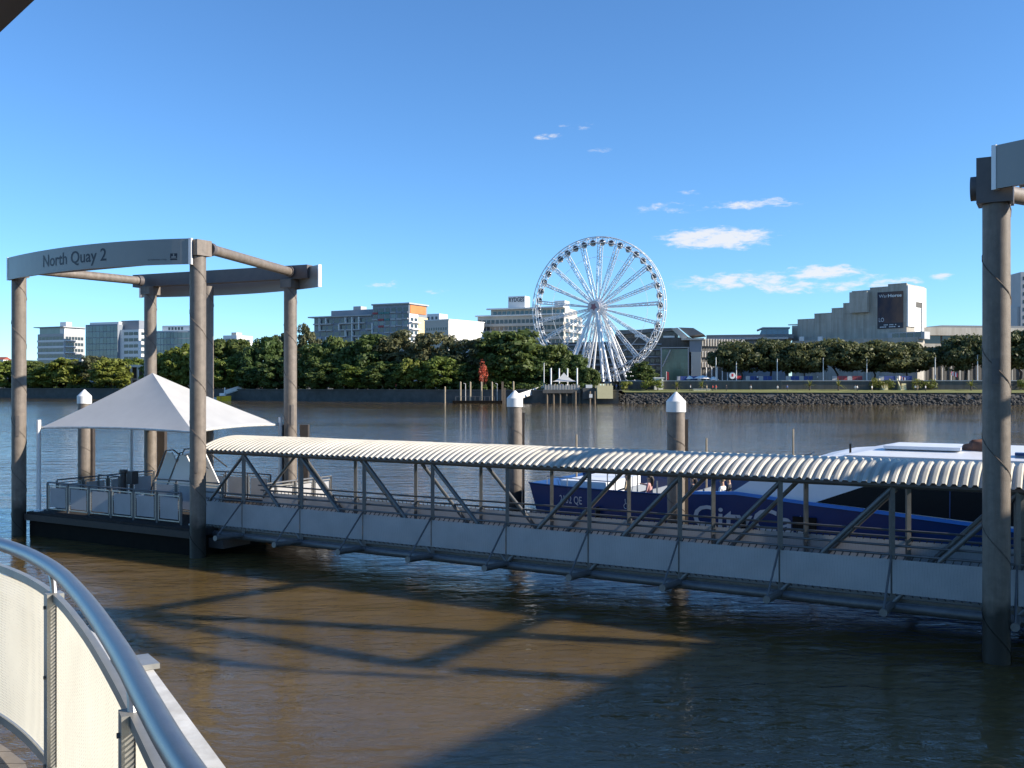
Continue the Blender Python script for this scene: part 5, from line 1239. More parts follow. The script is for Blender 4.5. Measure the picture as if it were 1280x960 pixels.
def blue_pavilion():
    d = 366; F = Frame(wx(986, d), d, 14); L = aL(F, 948); t = thing('glass_pavilion', F.pt(-L/2, 4, ZT), 'small blue glass rooftop pavilion left of the stepped concrete building', 'building')
    Z = lambda py: wz(py, d); MB().fbox(F, -L, 0, 0.4, 9, ZT, Z(421)).build('base', M_['conc'], t)
    MB().prism([F.pt(-L, 1, Z(421)+.004), F.pt(0, 1, Z(421)+.004), F.pt(0, 1, Z(410)), F.pt(-L*0.88, 1, Z(410.5))], F.v*7).build('core', M_['bglass'], t)
    for k in range(5): MB().fbox(F, -L*0.92+k*L*0.92/5+0.15, -L*0.92+(k+1)*L*0.92/5-0.1, 0.85, 0.99, Z(420.4), Z(411.6)).build('pane', M_['bglass'], t)
    MB().prism([F.pt(-L-0.3, 0.3, Z(412.5)), F.pt(-L*0.86, 0.3, Z(410)), F.pt(0.5, 0.3, Z(410)), F.pt(0.5, 0.3, Z(408.8)), F.pt(-L*0.86, 0.3, Z(408.4)), F.pt(-L-0.6, 0.3, Z(411.5))], F.v*8).build('roof', M_['bldg'], t)
blue_pavilion()
def gallery():
    d = 336; F, L, Sd = corner(1133.4, d, 44, 985, 1156); t = thing('concrete_theatre', F.pt(-L/2, Sd/2, ZT), 'pale concrete theatre rising in steps to a white lit end', 'building')
    A = lambda px: -aL(F, px)
    zc = lambda px, py: wz(py, F.pt(A(px), 0, 0).y)
    st = [(985.2, 997, 406.4), (997, 1018, 399.8), (1018, 1039.6, 392.6), (1039.6, 1054, 386), (1054, 1064.8, 379.8), (1064.8, 1087.4, 364.4), (1087.4, 1110, 360), (1110, 1133.4, 355.6)]
    for k, (p0, p1, py) in enumerate(st):
        a0, a1 = A(p0), A(p1); z = zc((p0+p1)/2, py)
        MB().fbox(F, a0+0.004, a1, 0 if k not in (0,) else 3, Sd, ZT, z).build('wall_step', M_['conc'], t)
        MB().fbox(F, a0+0.004, a1, -0.12, 0.5, z+0.003, z+0.35).build('parapet', M_['conc'], t)
    # board-marked joints: panels on the front face
    for k, (p0, p1, py) in enumerate(st[1:]):
        a0, a1 = A(p0), A(p1); z = zc((p0+p1)/2, py); n = max(1, round((a1-a0)/2.2))
        for i in range(n):
            zz = z-0.15
            while zz-3.3 > 17:
                MB().fbox(F, a0+(a1-a0)*i/n+0.03, a0+(a1-a0)*(i+1)/n-0.03, -0.07, -0.004, zz-3.22, zz).build('panel', M_['conc'], t); zz -= 3.3
    a0, a1 = A(1065), A(1087); MB().fbox(F, a0, a1, -2.2, -0.075, zc(1076, 391), zc(1076, 365.2)).build('overhang', M_['conc'], t)
    # right end with deep opening; its sunlight is put into a whiter wall colour
    zt = zc(1133, 355.6)
    MB().fbox(F, 0.006, 0.5, 0.0, Sd*0.42, zc(1133, 408), zt-0.3).build('end_wall', M_['bldw'], t)
    MB().fbox(F, 0.006, 0.5, Sd*0.78, Sd, zc(1133, 414), zt-0.3).build('end_wall', M_['bldw'], t)
    MB().fbox(F, 0.006, 0.5, Sd*0.422, Sd*0.778, zc(1133, 376), zt-0.3).build('end_wall', M_['bldw'], t)
    MB().fbox(F, 0.006, 0.30, Sd*0.424, Sd*0.776, zc(1133, 382), zc(1133, 376)-.004).build('louvre', M_['dconc'], t)
    MB().fbox(F, 0.006, 0.04, Sd*0.424, Sd*0.776, zc(1133, 414), zc(1133, 382)-.004).build('end_wall', M_['bldw'], t)
    # low wings
    MB().fbox(F, A(1000), 6, -6, -0.2, ZT, zc(1060, 425)).build('low_wing', M_['conc'], t)
    for px in (1012, 1035): MB().fbox(F, A(px)-0.9, A(px)+0.9, -6.4, -6.01, zc(px, 427), zc(px, 421.5)).build('skylight', M_['bldw'], t)  # small white skylights on the low wing, without any glow
    W2 = 26
    MB().fbox(F, A(1117), 8, -5, -0.1, zc(1133, 425)+.01, zc(1133, 416)).build('terrace_block', M_['bldg'], t)
    row_windows(t, F, A(1122), 7, zc(1133, 422.5), 4, 2.2, 1.5, M_['dglass'], -5, 0.06)
    return F
gF = gallery()
def banner():
    F = gF; A = lambda px: -aL(F, px); d = F.pt(A(1113), 0, 0).y; z0, z1 = wz(410.6, d), wz(364.6, d); a0, a1 = A(1097.2), A(1129.2)
    t = thing('banner', F.pt((a0+a1)/2, -0.3, z0), 'tall dark theatre banner with pale title hung on the concrete building', 'banner')
    m = bpy.data.materials.new('banner_print'); m.use_nodes = True; nt = m.node_tree; b = nt.nodes['Principled BSDF']; N = nt.nodes.new
    tc = N('ShaderNodeTexCoord'); nz = N('ShaderNodeTexNoise'); nz.inputs['Scale'].default_value = 3.0; nz.inputs['Detail'].default_value = 3; nt.links.new(tc.outputs['Generated'], nz.inputs['Vector'])
    sp = N('ShaderNodeSeparateXYZ'); nt.links.new(tc.outputs['Generated'], sp.inputs[0])
    ad = N('ShaderNodeMath'); ad.operation = 'MULTIPLY_ADD'; ad.inputs[1].default_value = 0.55; nt.links.new(sp.outputs[0], ad.inputs[0]); nt.links.new(nz.outputs['Fac'], ad.inputs[2])
    cr = N('ShaderNodeValToRGB'); cr.color_ramp.elements[0].position = 0.45; cr.color_ramp.elements[0].color = (0.022, 0.024, 0.045, 1); cr.color_ramp.elements[1].position = 1.0; cr.color_ramp.elements[1].color = (0.13, 0.075, 0.055, 1)
    nt.links.new(ad.outputs[0], cr.inputs[0]); nt.links.new(cr.outputs[0], b.inputs['Base Color']); b.inputs['Roughness'].default_value = 0.7
    s = MB().fbox(F, a0, a1, -0.3, -0.12, z0, z1).build('sheet', m, t); w = a1-a0; h = z1-z0
    MB().fbox(F, a0, a1, -0.33, -0.303, z0, z0+h*0.15).build('caption_band', M_['ink'], s)
    L3 = lambda sx, sz, off=-0.33: (lambda x, y: F.pt(a0+sx+x, off, z0+sz+y))
    lettering('lettering', 'War', L3(w*0.06, h*0.85), M_['letter'], s, width=w*0.34, height=h*0.085)
    lettering('lettering', 'Horse', L3(w*0.42, h*0.85), M_['white'], s, width=w*0.53, height=h*0.085, bold=0.02)
    lettering('lettering', 'LO', L3(w*0.06, h*0.19), M_['letter'], s, width=w*0.2, height=h*0.11)
    for k, (x0, x1, zz) in enumerate(((0.25, 0.75, 0.10), (0.1, 0.9, 0.045))):
        n = 9
        for i in range(n):
            if i % 4 == 3: continue
            q0 = x0+(x1-x0)*i/n; MB().fbox(F, a0+w*q0, a0+w*(q0+(x1-x0)/n*0.8), -0.345, -0.334, z0+h*(zz-0.012), z0+h*(zz+0.012)).build('print_line', M_['letter'], s)
banner()
def long_building():
    d = 346; F = Frame(wx(1157, d), d, -8); k = (1345-640)/FPX; t = thing('long_gallery', F.pt(20, 8, ZT), 'long low concrete gallery with dark windows right of the theatre', 'building')
    Z = lambda py: wz(py, d); Lr = 62
    MB().fbox(F, 0, Lr, 2, 22, ZT, Z(419)).build('wall', M_['dconc'], t)
    MB().fbox(F, -1, Lr, 0, 24, Z(419)+.004, Z(409)).build('roof_band', M_['conc'], t); MB().prism([F.pt(2, 6, Z(409)+.004), F.pt(Lr, 6, Z(409)+.004), F.pt(Lr, 6, Z(405)), F.pt(10, 6, Z(405))], F.v*12).build('roof', M_['roofg'], t)
    MB().fbox(F, -1, Lr, 0.2, 1.99, Z(434), Z(429.5)).build('floor_band', M_['conc'], t)
    row_windows(t, F, 0.5, Lr-0.5, Z(429), 9, 6.0, 2.8, M_['dglass'], 1.99, 0.08); row_windows(t, F, 0.5, Lr-0.5, Z(448), 18, 2.6, 3.6, M_['dglass'], 1.99, 0.08)
    for i in range(19): MB().fbox(F, i*Lr/18-0.25, i*Lr/18+0.25, 0.5, 1.2, ZT, Z(434)-.004).build('column', M_['conc'], t)
    F = Frame(wx(1276, 420), 420, 5); t = thing('tower', F.pt(6, 5, ZT), 'grey tower sliver at the right picture edge', 'building')
    MB().fbox(F, 0, 16, 0, 14, ZT, wz(340, 420)).build('wall', M_['bldg'], t); MB().fbox(F, -1.1, -0.01, 1, 12, ZT, wz(383, 420)).build('lower_wall', M_['bldg'], t)
    for j in range(10): row_windows(t, F, 0.6, 15, wz(340, 420)-3.6-3.4*j, 5, 2.2, 1.6, M_['dglass'])
long_building()

# ================================================================== BIG WHEEL
def big_wheel():
    d = 322.0; X = wx(747, d); ZH = wz(384.5, d); Rw = 23.6; ang = R(27)
    wdir = Vector((math.cos(ang), -math.sin(ang), 0)); n = Vector((-math.sin(ang), -math.cos(ang), 0)); up = Vector((0, 0, 1)); H = Vector((X, d, ZH))
    base = 6.2
    t = thing('ferris_wheel', (X, d, ZL), 'huge white observation wheel with dark gondolas on the far bank', 'wheel')
    def P(r, a, q): return H+wdir*(r*math.sin(a))+up*(r*math.cos(a))+n*q
    NG = 42; hw = 1.15
    for q in (-hw, hw):
        for r, tr in ((Rw, 0.17), (Rw-1.9, 0.13)):
            MB().path([P(r, 2*math.pi*k/84, q) for k in range(85)], tr, 6, caps=False).build('rim_ring', M_['wheelw'], t, smooth=True)
    for k in range(NG):
        a = 2*math.pi*k/NG; b = 2*math.pi*(k+1)/NG; mb = MB()
        mb.tube(P(Rw, a, -hw), P(Rw, a, hw), 0.10, 5); mb.tube(P(Rw-1.9, a, -hw), P(Rw-1.9, a, hw), 0.09, 5)
        for q in (-hw, hw): mb.tube(P(Rw-1.9, a, q), P(Rw, b, q), 0.08, 5); mb.tube(P(Rw, a, q), P(Rw-1.9, a, q), 0.09, 5)
        mb.build('rim_brace', M_['wheelw'], t)
    MB().path([P(17.2, 2*math.pi*k/60, -hw) for k in range(61)], 0.06, 5, caps=False).build('inner_ring', M_['wheelw'], t, smooth=True)
    NS = 21
    for k in range(NS):
        a = 2*math.pi*(k+0.15)/NS; mb = MB(); sd = wdir*math.cos(a)-up*math.sin(a); m = 20
        rail = []
        for s in (-1, 1):
            for q in (-1, 1):
                p0 = P(1.6, a, q*1.6)+sd*s*0.12; p1 = P(Rw-1.9, a, q*hw)+sd*s*0.48; mb.tube(p0, p1, 0.125, 5); rail.append((p0, p1))
        for q in range(2):
            l, r_ = rail[q], rail[2+q]
            for j in range(m):
                x0, x1 = (l, r_) if j % 2 else (r_, l); mb.tube(x0[0].lerp(x0[1], j/m), x1[0].lerp(x1[1], (j+1)/m), 0.085, 4)
        mb.build('spoke', M_['wheelw'], t)
    # hub
    MB().tube(H-n*3.2, H+n*3.2, 1.25, 20).build('hub', M_['wheelw'], t, smooth=True)
    for q in (-1, 1):
        MB().tube(H+n*q*1.5, H+n*q*1.9, 2.3, 24).build('hub_flange', M_['wheelw'], t, smooth=True)
        hd = MB().tube(H+n*q*3.21, H+n*q*3.6, 2.1, 24).build('hub_disc', M_['hub'], t, smooth=True)
        MB().add([H+n*q*3.63+wdir*(1.3*math.cos(x)*(1 if j % 2 else 0.55))+up*(1.4*math.sin(x)*(1 if j % 2 else 0.6)) for j, x in enumerate([R(25+36*i) for i in range(10)])], [list(range(10))]).build('hub_mark', M_['hubr'], hd)
    # legs: two A frames, each leg a tube with a lattice truss beside it
    for q in (-1, 1):
        for s in (-1, 1):
            for f, r in ((7.6, 0.42), (4.6, 0.38)):
                MB().tube(H+n*q*3.0+wdir*s*0.6, Vector((X, d, 0))+wdir*s*f+n*q*(8.0 if f > 6 else 6.5)+up*base, r, 10).build('leg', M_['wheelw'], t, smooth=True)
            mb = MB(); p0 = H+n*q*2.6+wdir*s*0.3; p1 = Vector((X, d, 0))+wdir*s*10.5+n*q*7+up*base; of = wdir*0.42
            mb.tube(p0-of*0.4, p1-of, 0.12, 5); mb.tube(p0+of*0.4, p1+of, 0.12, 5)
            for j in range(22): sg = 1 if j % 2 else -1; mb.tube(p0.lerp(p1, j/22)-of*sg*(0.4+0.6*j/22), p0.lerp(p1, (j+1)/22)+of*sg*(0.4+0.6*(j+1)/22), 0.07, 4)
            mb.build('lattice_leg', M_['wheelw'], t)
    # gondolas: shared mesh, always upright
    c = Vector((0, 0, 0)); gm = MB()
    gm.path_rings([(c+Vector((0, 0, z)), r) for z, r in ((-1.25, 0.35), (-1.15, 0.8), (-0.75, 1.05))], 12, 1)
    gm.path_rings([(c+Vector((0, 0, z)), r) for z, r in ((-0.748, 1.05), (-0.2, 1.16), (0.35, 1.05), (0.8, 0.72), (1.0, 0.3))], 12, 0)
    gm.tube((0, 0, 0.9), (0, 0, 1.25), 0.12, 6, mi=1); me = gm.data('gondola', [M_['pod'], M_['podf']], smooth=True)
    hm = MB(); pts = [(1.18*math.cos(x), 0, 1.18*math.sin(x)) for x in [2*math.pi*k/16 for k in range(17)]]; hm.path(pts, 0.07, 5, caps=False); hme = hm.data('hoop', M_['wheelw'])
    for k in range(NG):
        a = 2*math.pi*(k+0.5)/NG; p = P(Rw-1.75, a, 0)
        if p.z-1.3 < base+0.4 and False: continue
        g = place('gondola', me, t, p, -ang, (0.86, 0.86, 0.9)); h = bpy.data.objects.new('hoop', hme); col.objects.link(h); h.parent = g; ROOT[h.name] = ROOT[t.name]
    MB().box(X-13, X+13, d-10, d+10, ZL-0.2, 5.0).build('platform', M_['bldg'], t)
    for s in (-1, 1):
        F = Frame(X, d, 27); MB().fbox(F, s*9-3, s*9+3, -9, 9, 5.004, base+0.1).build('footing', M_['bldg'], t)
    # boarding gantry frame at the foot
    F = Frame(X, d, 27); mb = MB()
    for i in range(7):
        mb.tube(F.pt(-9+3*i, -8.5, 5), F.pt(-9+3*i, -8.5, 8.4), 0.10, 5); 
        if i < 6: mb.tube(F.pt(-9+3*i, -8.5, 8.4), F.pt(-6+3*i, -8.5, 7.2), 0.08, 5)
    mb.tube(F.pt(-9, -8.5, 8.4), F.pt(9, -8.5, 8.4), 0.14, 6); mb.tube(F.pt(-9, -8.5, 7.2), F.pt(9, -8.5, 7.2), 0.10, 6); mb.build('gantry', M_['wheelw'], t)
big_wheel()

# ================================================================== FAR BANK SMALL THINGS
def peaked_tent():
    d = bank_d(705)+3; t = thing('peaked_tent', (wx(705, d), d, ZL), 'small white peaked tent with four masts left of the big wheel', 'tent')
    Z = lambda py: wz(py, d); X = lambda px: wx(px, d); ap = Vector((X(705.5), d+3, Z(465.5)))
    cs = [Vector((X(690), d, Z(477))), Vector((X(722), d, Z(477))), Vector((X(722)+0.4, d+6, Z(477))), Vector((X(690)+0.4, d+6, Z(477)))]
    n = 6
    for i in range(4):
        a, b = cs[i], cs[(i+1) % 4]; mb = MB(); g = []
        for r in range(n+1):
            row = []
            for c in range(n+1):
                q = r/n; p = a.lerp(b, c/n).lerp(ap, q); p.z -= 1.3*q*(1-q)*1.6; row.append(len(mb.v)); mb.v.append(p)
            g.append(row)
        for r in range(n):
            for c in range(n): mb.f.append([g[r][c], g[r][c+1], g[r+1][c+1], g[r+1][c]] if r < n-1 else [g[r][c], g[r][c+1], g[r+1][c]]); mb.m.append(0)
        mb.build('membrane', M_['tent'], t, smooth=True)
    for px, dy in ((688.7, 0), (721.4, 0), (700.3, 6.5), (711, 6.5)): MB().tube((X(px), d+dy, ZL), (X(px), d+dy, Z(460)), 0.22, 8).build('mast', M_['white'], t, smooth=True)
    MB().box(X(680), X(724), d-2.7, d-2.5, ZL+0.2, ZL+1.4).build('balustrade', M_['bldt'], t)
    for k in range(12): MB().box(X(681+3.6*k), X(681+3.6*k)+0.3, d-2.9, d-2.72, ZL+0.01, ZL+1.7).build('baluster', M_['bldt'], t)
    MB().box(X(678), X(724), d-5.4, d-2.4, 2.9, ZL+0.2-.004).build('wharf_edge', M_['dconc'], t)
    for k in range(6): MB().lathe((X(683+8*k), d-5.0, -3), [(0.28, 0), (0.28, 5.9)], 8).build('wharf_pile', M_['wood'], t, smooth=True)
peaked_tent()
def abutment():
    d = bank_d(755)-0.5; X = lambda px: wx(px, d); Z = lambda py: wz(py, d); t = thing('landing_block', (X(755), d, 0), 'cream concrete landing block at the foot of the big wheel', 'landing')
    MB().box(X(746), X(765.5), d-1.5, d+8, 1.4, Z(482)).build('wall', M_['cream_wall'], t)
    for k in range(5): MB().box(X(747.5+3.6*k), X(749.8+3.6*k), d-1.5, d-1.3, Z(482)+.003, Z(479.6)).build('merlon', M_['cream_wall'], t)
    MB().box(X(729), X(745.8), d+1, d+7, 1.2, Z(485)).build('ramp_wall', M_['dconc'], t); MB().box(X(733), X(741), d+1.5, d+5, Z(485)+.004, Z(481)).build('kiosk', M_['bldw'], t)
    for px in (737, 743, 719): MB().lathe((X(px), d-1.2, -3), [(0.28, 0), (0.28, Z(489)+3)], 8).build('pile', M_['wood'], t, smooth=True)
    MB().box(X(736), X(740), d-1.6, d-1.5, Z(497), Z(492.5)).build('notice_board', M_['bldw'], t)
abutment()
def far_jetty():
    d = bank_d(600)-9; X = lambda px: wx(px, d); Z = lambda py: wz(py, d); t = thing('far_jetty', (X(595), d, 0), 'low dark far jetty pontoon between tall timber piles', 'jetty')
    MB().box(X(566), X(628), d-1.8, d+2, -0.4, 0.75).build('pontoon', M_['hull'], t)
    for px, py in ((556, 483), (575.5, 477), (587.8, 477), (601.7, 477), (615, 477), (641.8, 476.5)): MB().lathe((X(px), d+0.6, -3), [(0.26, 0), (0.24, Z(py)+2.8), (0.05, Z(py)+3)], 8).build('pile', M_['stake'], t, smooth=True)
    for px in (582, 621.5): MB().path([(X(px), d-0.6, 0.75), (X(px), d-0.6, Z(479.6)), (X(px)-0.5, d-0.6, Z(479.2))], 0.10, 6).build('lamp_post', M_['whited'], t, smooth=True)
    for px in (628.2, 631): MB().box(X(px)-0.3, X(px)+0.3, d-1.8, d-1.0, -3, Z(485 if px > 630 else 477)).build('pile', M_['wood'], t)
    for k in range(9): MB().tube((X(570+6*k), d-1.6, 0.75), (X(570+6*k), d-1.6, 1.9), 0.05, 5).build('rail_post', M_['galv'], t)
    MB().tube((X(570), d-1.6, 1.9), (X(618), d-1.6, 1.9), 0.05, 5).build('handrail', M_['galv'], t)
    g = thing('far_gangway', (X(660), d, 0.8), 'white sloping gangway behind the mooring pile with the middle cap', 'gangway')
    p = Vector((X(645), d+0.5, Z(499.5))); q = Vector((X(680), d+8, Z(488)))
    MB().bar(p, q, 1.6, 0.2).build('deck', M_['whited'], g)
    for s in (-0.8, 0.8):
        o = Vector((0.2, s, 0)); MB().prism([p+o, q+o, q+o+Vector((0, 0, 1.5)), p+o+Vector((0, 0, 1.5))], (0, 0.06, 0)).build('side_panel', M_['white'], g)
far_jetty()
def yellow_boat():
    d = bank_d(281)-7; X = lambda px: wx(px, d); t = thing('yellow_boat', (X(281), d, 0), 'small yellow boat moored at the far river wall', 'boat')
    x0, x1 = X(272), X(289); z1 = 1.35
    mb = MB(); rows = []
    for k in range(9):
        s = k/8; x = x0+(x1-x0)*s; hwid = 1.1*(1-max(0, (s-0.6)/0.4)**2*0.9); rows.append([(x, d-hwid, z1+0.25*s*s), (x, d-hwid*0.8, -0.3), (x, d+hwid*0.8, -0.3), (x, d+hwid, z1+0.25*s*s)])
    for r in rows: mb.v += [Vector(p) for p in r]
    for k in range(8):
        for j in range(4): mb.f.append([k*4+j, k*4+4+j, k*4+4+(j+1) % 4, k*4+(j+1) % 4]); mb.m.append(0)
    mb.f.append([0, 1, 2, 3]); mb.m.append(0); mb.f.append([32, 33, 34, 35][::-1]); mb.m.append(0)
    mb.build('hull', M_['yboat'], t); MB().box(x0+1.4, x0+1.55, d-1.15, d-1.1, 0.1, 1.3).build('hull_band', M_['beam'], t)
    MB().box(x0+0.8, x0+2.6, d-0.7, d+0.7, z1+.2, z1+1.1).build('cabin', M_['bwhite'], t); MB().tube((x0+2.4, d, z1+1.1), (x0+2.4, d, z1+3.0), 0.16, 6).build('mast', M_['white'], t)
    g = thing('far_gangway', (X(288), d+3, 1.5), 'white sloping gangway above the small yellow boat', 'gangway')
    p = Vector((X(278), d+2.5, 2.0)); q = Vector((X(298), d+5.5, 4.0)); MB().bar(p, q, 1.4, 0.25).build('deck', M_['whited'], g)
    MB().prism([p+Vector((0, -0.7, 0.1)), q+Vector((0, -0.7, 0.1)), q+Vector((0, -0.7, 1.3)), p+Vector((0, -0.7, 1.3))], (0, 0.06, 0)).build('side_panel', M_['white'], g)
    MB().lathe((X(298.5), d+4.5, -3), [(0.25, 0), (0.25, 7.6)], 8).build('pile', M_['stake'], g, smooth=True); MB().box(X(262), X(277), d+2.8, d+5, -0.3, 1.0).build('pontoon', M_['whited'], g)
yellow_boat()
LAMPS = [(680, 455, 'thin lamp post in front of the dark trees left of the tent'), (895, 448, 'lamp post in front of the concrete pier'), (920.5, 450, 'lamp post right of the round red sign'), (971.5, 450, 'lamp post below the blue glass pavilion'), (1029, 449, 'lamp post below the concrete steps'), (1083.5, 448, 'lamp post left of the banner foot'), (1169, 448, 'lamp post right of the yellowish hedge'), (1222, 445, 'lamp post just left of the right gate pile')]
for px, py, lab in LAMPS:
    d = bank_d(px)+(16.8 if px > 770 else 3); b = ZT if px > 770 else ZL; t = thing('lamp_post', (wx(px, d), d, b), lab, 'lamp post', 'lamp posts along the far bank')
    MB().lathe((wx(px, d), d, b), [(0.22, 0), (0.20, 0.3), (0.13, 0.35), (0.11, wz(py, d)-b)], 8).build('pole', M_['white'], t, smooth=True)
    MB().lathe((wx(px, d), d, wz(py, d)-0.002), [(0.15, 0), (0.2, 0.1), (0.12, 0.35)], 8).build('lantern', M_['bldg'], t, smooth=True)
def market():
    # parasols, flags, round sign and steps on the terrace
    for i, (px, w, py, lab) in enumerate(((862, 9, 469.5, 'left white parasol below the green glass foyer'), (878, 20, 469, 'largest white parasol left of the round red sign'), (892, 12, 470.5, 'right white parasol left of the round red sign'))):
        d = bank_d(px)+18; x = wx(px, d); z = wz(py, d); r = w/2/FPX*d*1.1; t = thing('parasol', (x, d, ZT), lab, 'parasol', 'white parasols on the terrace')
        MB().lathe((x, d, z-1.0), [(r, 0), (r*0.98, 0.1), (r*0.5, 0.65), (0.05, 0.95)], 12).build('canopy', M_['white'], t, smooth=True); MB().tube((x, d, ZT), (x, d, z-0.9), 0.06, 6).build('pole', M_['galv'], t)
    for i, (px0, px1, m, lab) in enumerate(((846, 872, 'blue', 'blue market stall counter below the green glass foyer'), (932, 965, 'blue', 'blue fence banner below the leftmost olive trees'), (982, 1016, 'blue', 'blue fence banner below the concrete steps'), (1040, 1078, 'redc', 'dull red fence banner in the middle of the terrace'), (1098, 1140, 'blue', 'blue fence banner below the hanging banner'))):
        d = bank_d((px0+px1)/2)+17.6; t = thing('fence_banner', (wx((px0+px1)/2, d), d, ZT), lab, 'banner', 'coloured banners along the terrace edge')
        n = 6
        for k in range(n): MB().box(wx(px0, d)+(wx(px1, d)-wx(px0, d))*k/n+0.05, wx(px0, d)+(wx(px1, d)-wx(px0, d))*(k+1)/n-0.05, d-0.04, d, ZT+0.3, ZT+1.5).build('panel', M_[m if k % 3 else 'bldg'], t)
        for k in range(n+1): xx = wx(px0, d)+(wx(px1, d)-wx(px0, d))*k/n; MB().tube((xx, d+0.05, ZT), (xx, d+0.05, ZT+1.6), 0.04, 5).build('post', M_['galv'], t)
    d = bank_d(915)+17; x = wx(915.5, d); z = wz(469.5, d); t = thing('round_sign', (x, d, ZT), 'round white and red sign on the terrace', 'sign')
    MB().tube((x, d, z), (x, d+0.15, z), 0.95, 20).build('disc', M_['white'], t); MB().box(x-0.25, x+0.3, d-0.03, d-0.004, z-0.3, z+0.55).build('mark', M_['red'], t); MB().tube((x, d+0.1, ZT), (x, d+0.1, z-0.9), 0.07, 6).build('post', M_['galv'], t)
    MB().box(x+1.0, x+2.6, d, d+0.1, z-1.0, z-0.1).build('side_panel', M_['red'], t)
    for px, py, m, lab in ((833, 465, 'red', 'red feather flag right of the upright tree'), (1189, 464, 'red', 'red and white flag on the terrace left of the right gate pile'), (1124, 470, 'white', 'white and red flag below the white lit end of the theatre')):
        d = bank_d(px)+17; x = wx(px, d); z = wz(py, d); t = thing('flag', (x, d, ZT), lab, 'flag'); MB().tube((x, d, ZT), (x, d, z+0.2), 0.05, 6).build('pole', M_['white'], t)
        mb = MB()
        for k in range(6): s = k/5; mb.v += [Vector((x+0.05+1.7*s*(0.4 if px < 900 else 1), d+0.15*math.sin(s*5), z-(0.5 if px > 900 else 0.05)*s)), Vector((x+0.05+1.7*s*(0.4 if px < 900 else 1), d+0.15*math.sin(s*5), z-1.2-(1.2 if px < 900 else 0.5*s)))]
        for k in range(5): mb.f.append([k*2, k*2+1, k*2+3, k*2+2]); mb.m.append(k % 2 if px > 900 else 0)
        mb.build('cloth', [M_[m], M_['white'] if m == 'red' else M_['red']], t)
    for px0, px1, lab in ((1105, 1112, 'left pale flight of steps up to the terrace'), (1127.5, 1135, 'right pale flight of steps up to the terrace')):
        d = bank_d(px0)+12.5; t = thing('steps', (wx((px0+px1)/2, d), d, ZP), lab, 'steps', 'steps up to the terrace'); n = 10
        for k in range(n): MB().box(wx(px0, d)+0.1*k, wx(px1, d)+0.1*k-0.4, d+k*0.28, d+(k+1)*0.28, ZP+0.002, ZP+(ZT-ZP)*(k+1)/n).build('step', M_['cream_wall'], t)
        MB().prism([(wx(px0, d)-0.3, d, ZP), (wx(px0, d)-0.3, d+2.9, ZP), (wx(px0, d)-0.3, d+2.9, ZT+0.7), (wx(px0, d)-0.3, d, ZP+0.7)], (0.28, 0, 0)).build('side_wall', M_['cream_wall'], t)
    d = bank_d(877)+10.2; t = thing('planter', (wx(877, d), d, ZP), 'cream planter box below the white parasols', 'planter'); x = wx(877, d)
    MB().box(x-2.4, x+2.4, d-0.5, d+0.2, ZP, ZP+0.85).build('box', M_['cream_wall'], t); MB().box(x-2.5, x+2.5, d-0.6, d+0.3, ZP+0.853, ZP+0.95).build('rim', M_['bldw'], t)
    d = bank_d(828)+14; t = thing('kiosk', (wx(824, d), d, ZP), 'small white kiosk at the foot of the upright tree', 'kiosk'); X = lambda px: wx(px, d)
    MB().box(X(818), X(829), d, d+2.5, ZP, wz(473, d)).build('wall', M_['bldw'], t); MB().box(X(817), X(830), d-0.6, d+3, wz(473, d)+.004, wz(471.8, d)).build('roof', M_['bldw'], t); MB().box(X(820), X(826), d-0.05, d-.003, wz(480, d), wz(475, d)).build('hatch', M_['dglass'], t)
market()

# ================================================================== PEOPLE
SK = [mat('skin', (0.42, 0.26, 0.18), 0.6, 0, 0.1, 6), mat('skin_dark', (0.25, 0.15, 0.10), 0.6, 0, 0.1, 6)]
HR = [mat('dark_hair', (0.02, 0.014, 0.010), 0.6, 0, 0.2, 20), mat('fair_hair', (0.20, 0.13, 0.06), 0.6, 0, 0.2, 20)]
TOPS = {n: mat(n, c, 0.8, 0, 0.12, 8) for n, c in (('white_shirt', (0.75, 0.74, 0.72)), ('pink_top', (0.55, 0.30, 0.28)), ('dark_shirt', (0.03, 0.032, 0.04)), ('red_shirt', (0.5, 0.06, 0.05)), ('blue_shirt', (0.08, 0.14, 0.35)), ('tan_shirt', (0.45, 0.35, 0.22)))}
PANTS = [mat('dark_trousers', (0.03, 0.033, 0.045), 0.8, 0, 0.1, 8), mat('tan_trousers', (0.30, 0.25, 0.18), 0.8, 0, 0.1, 8)]
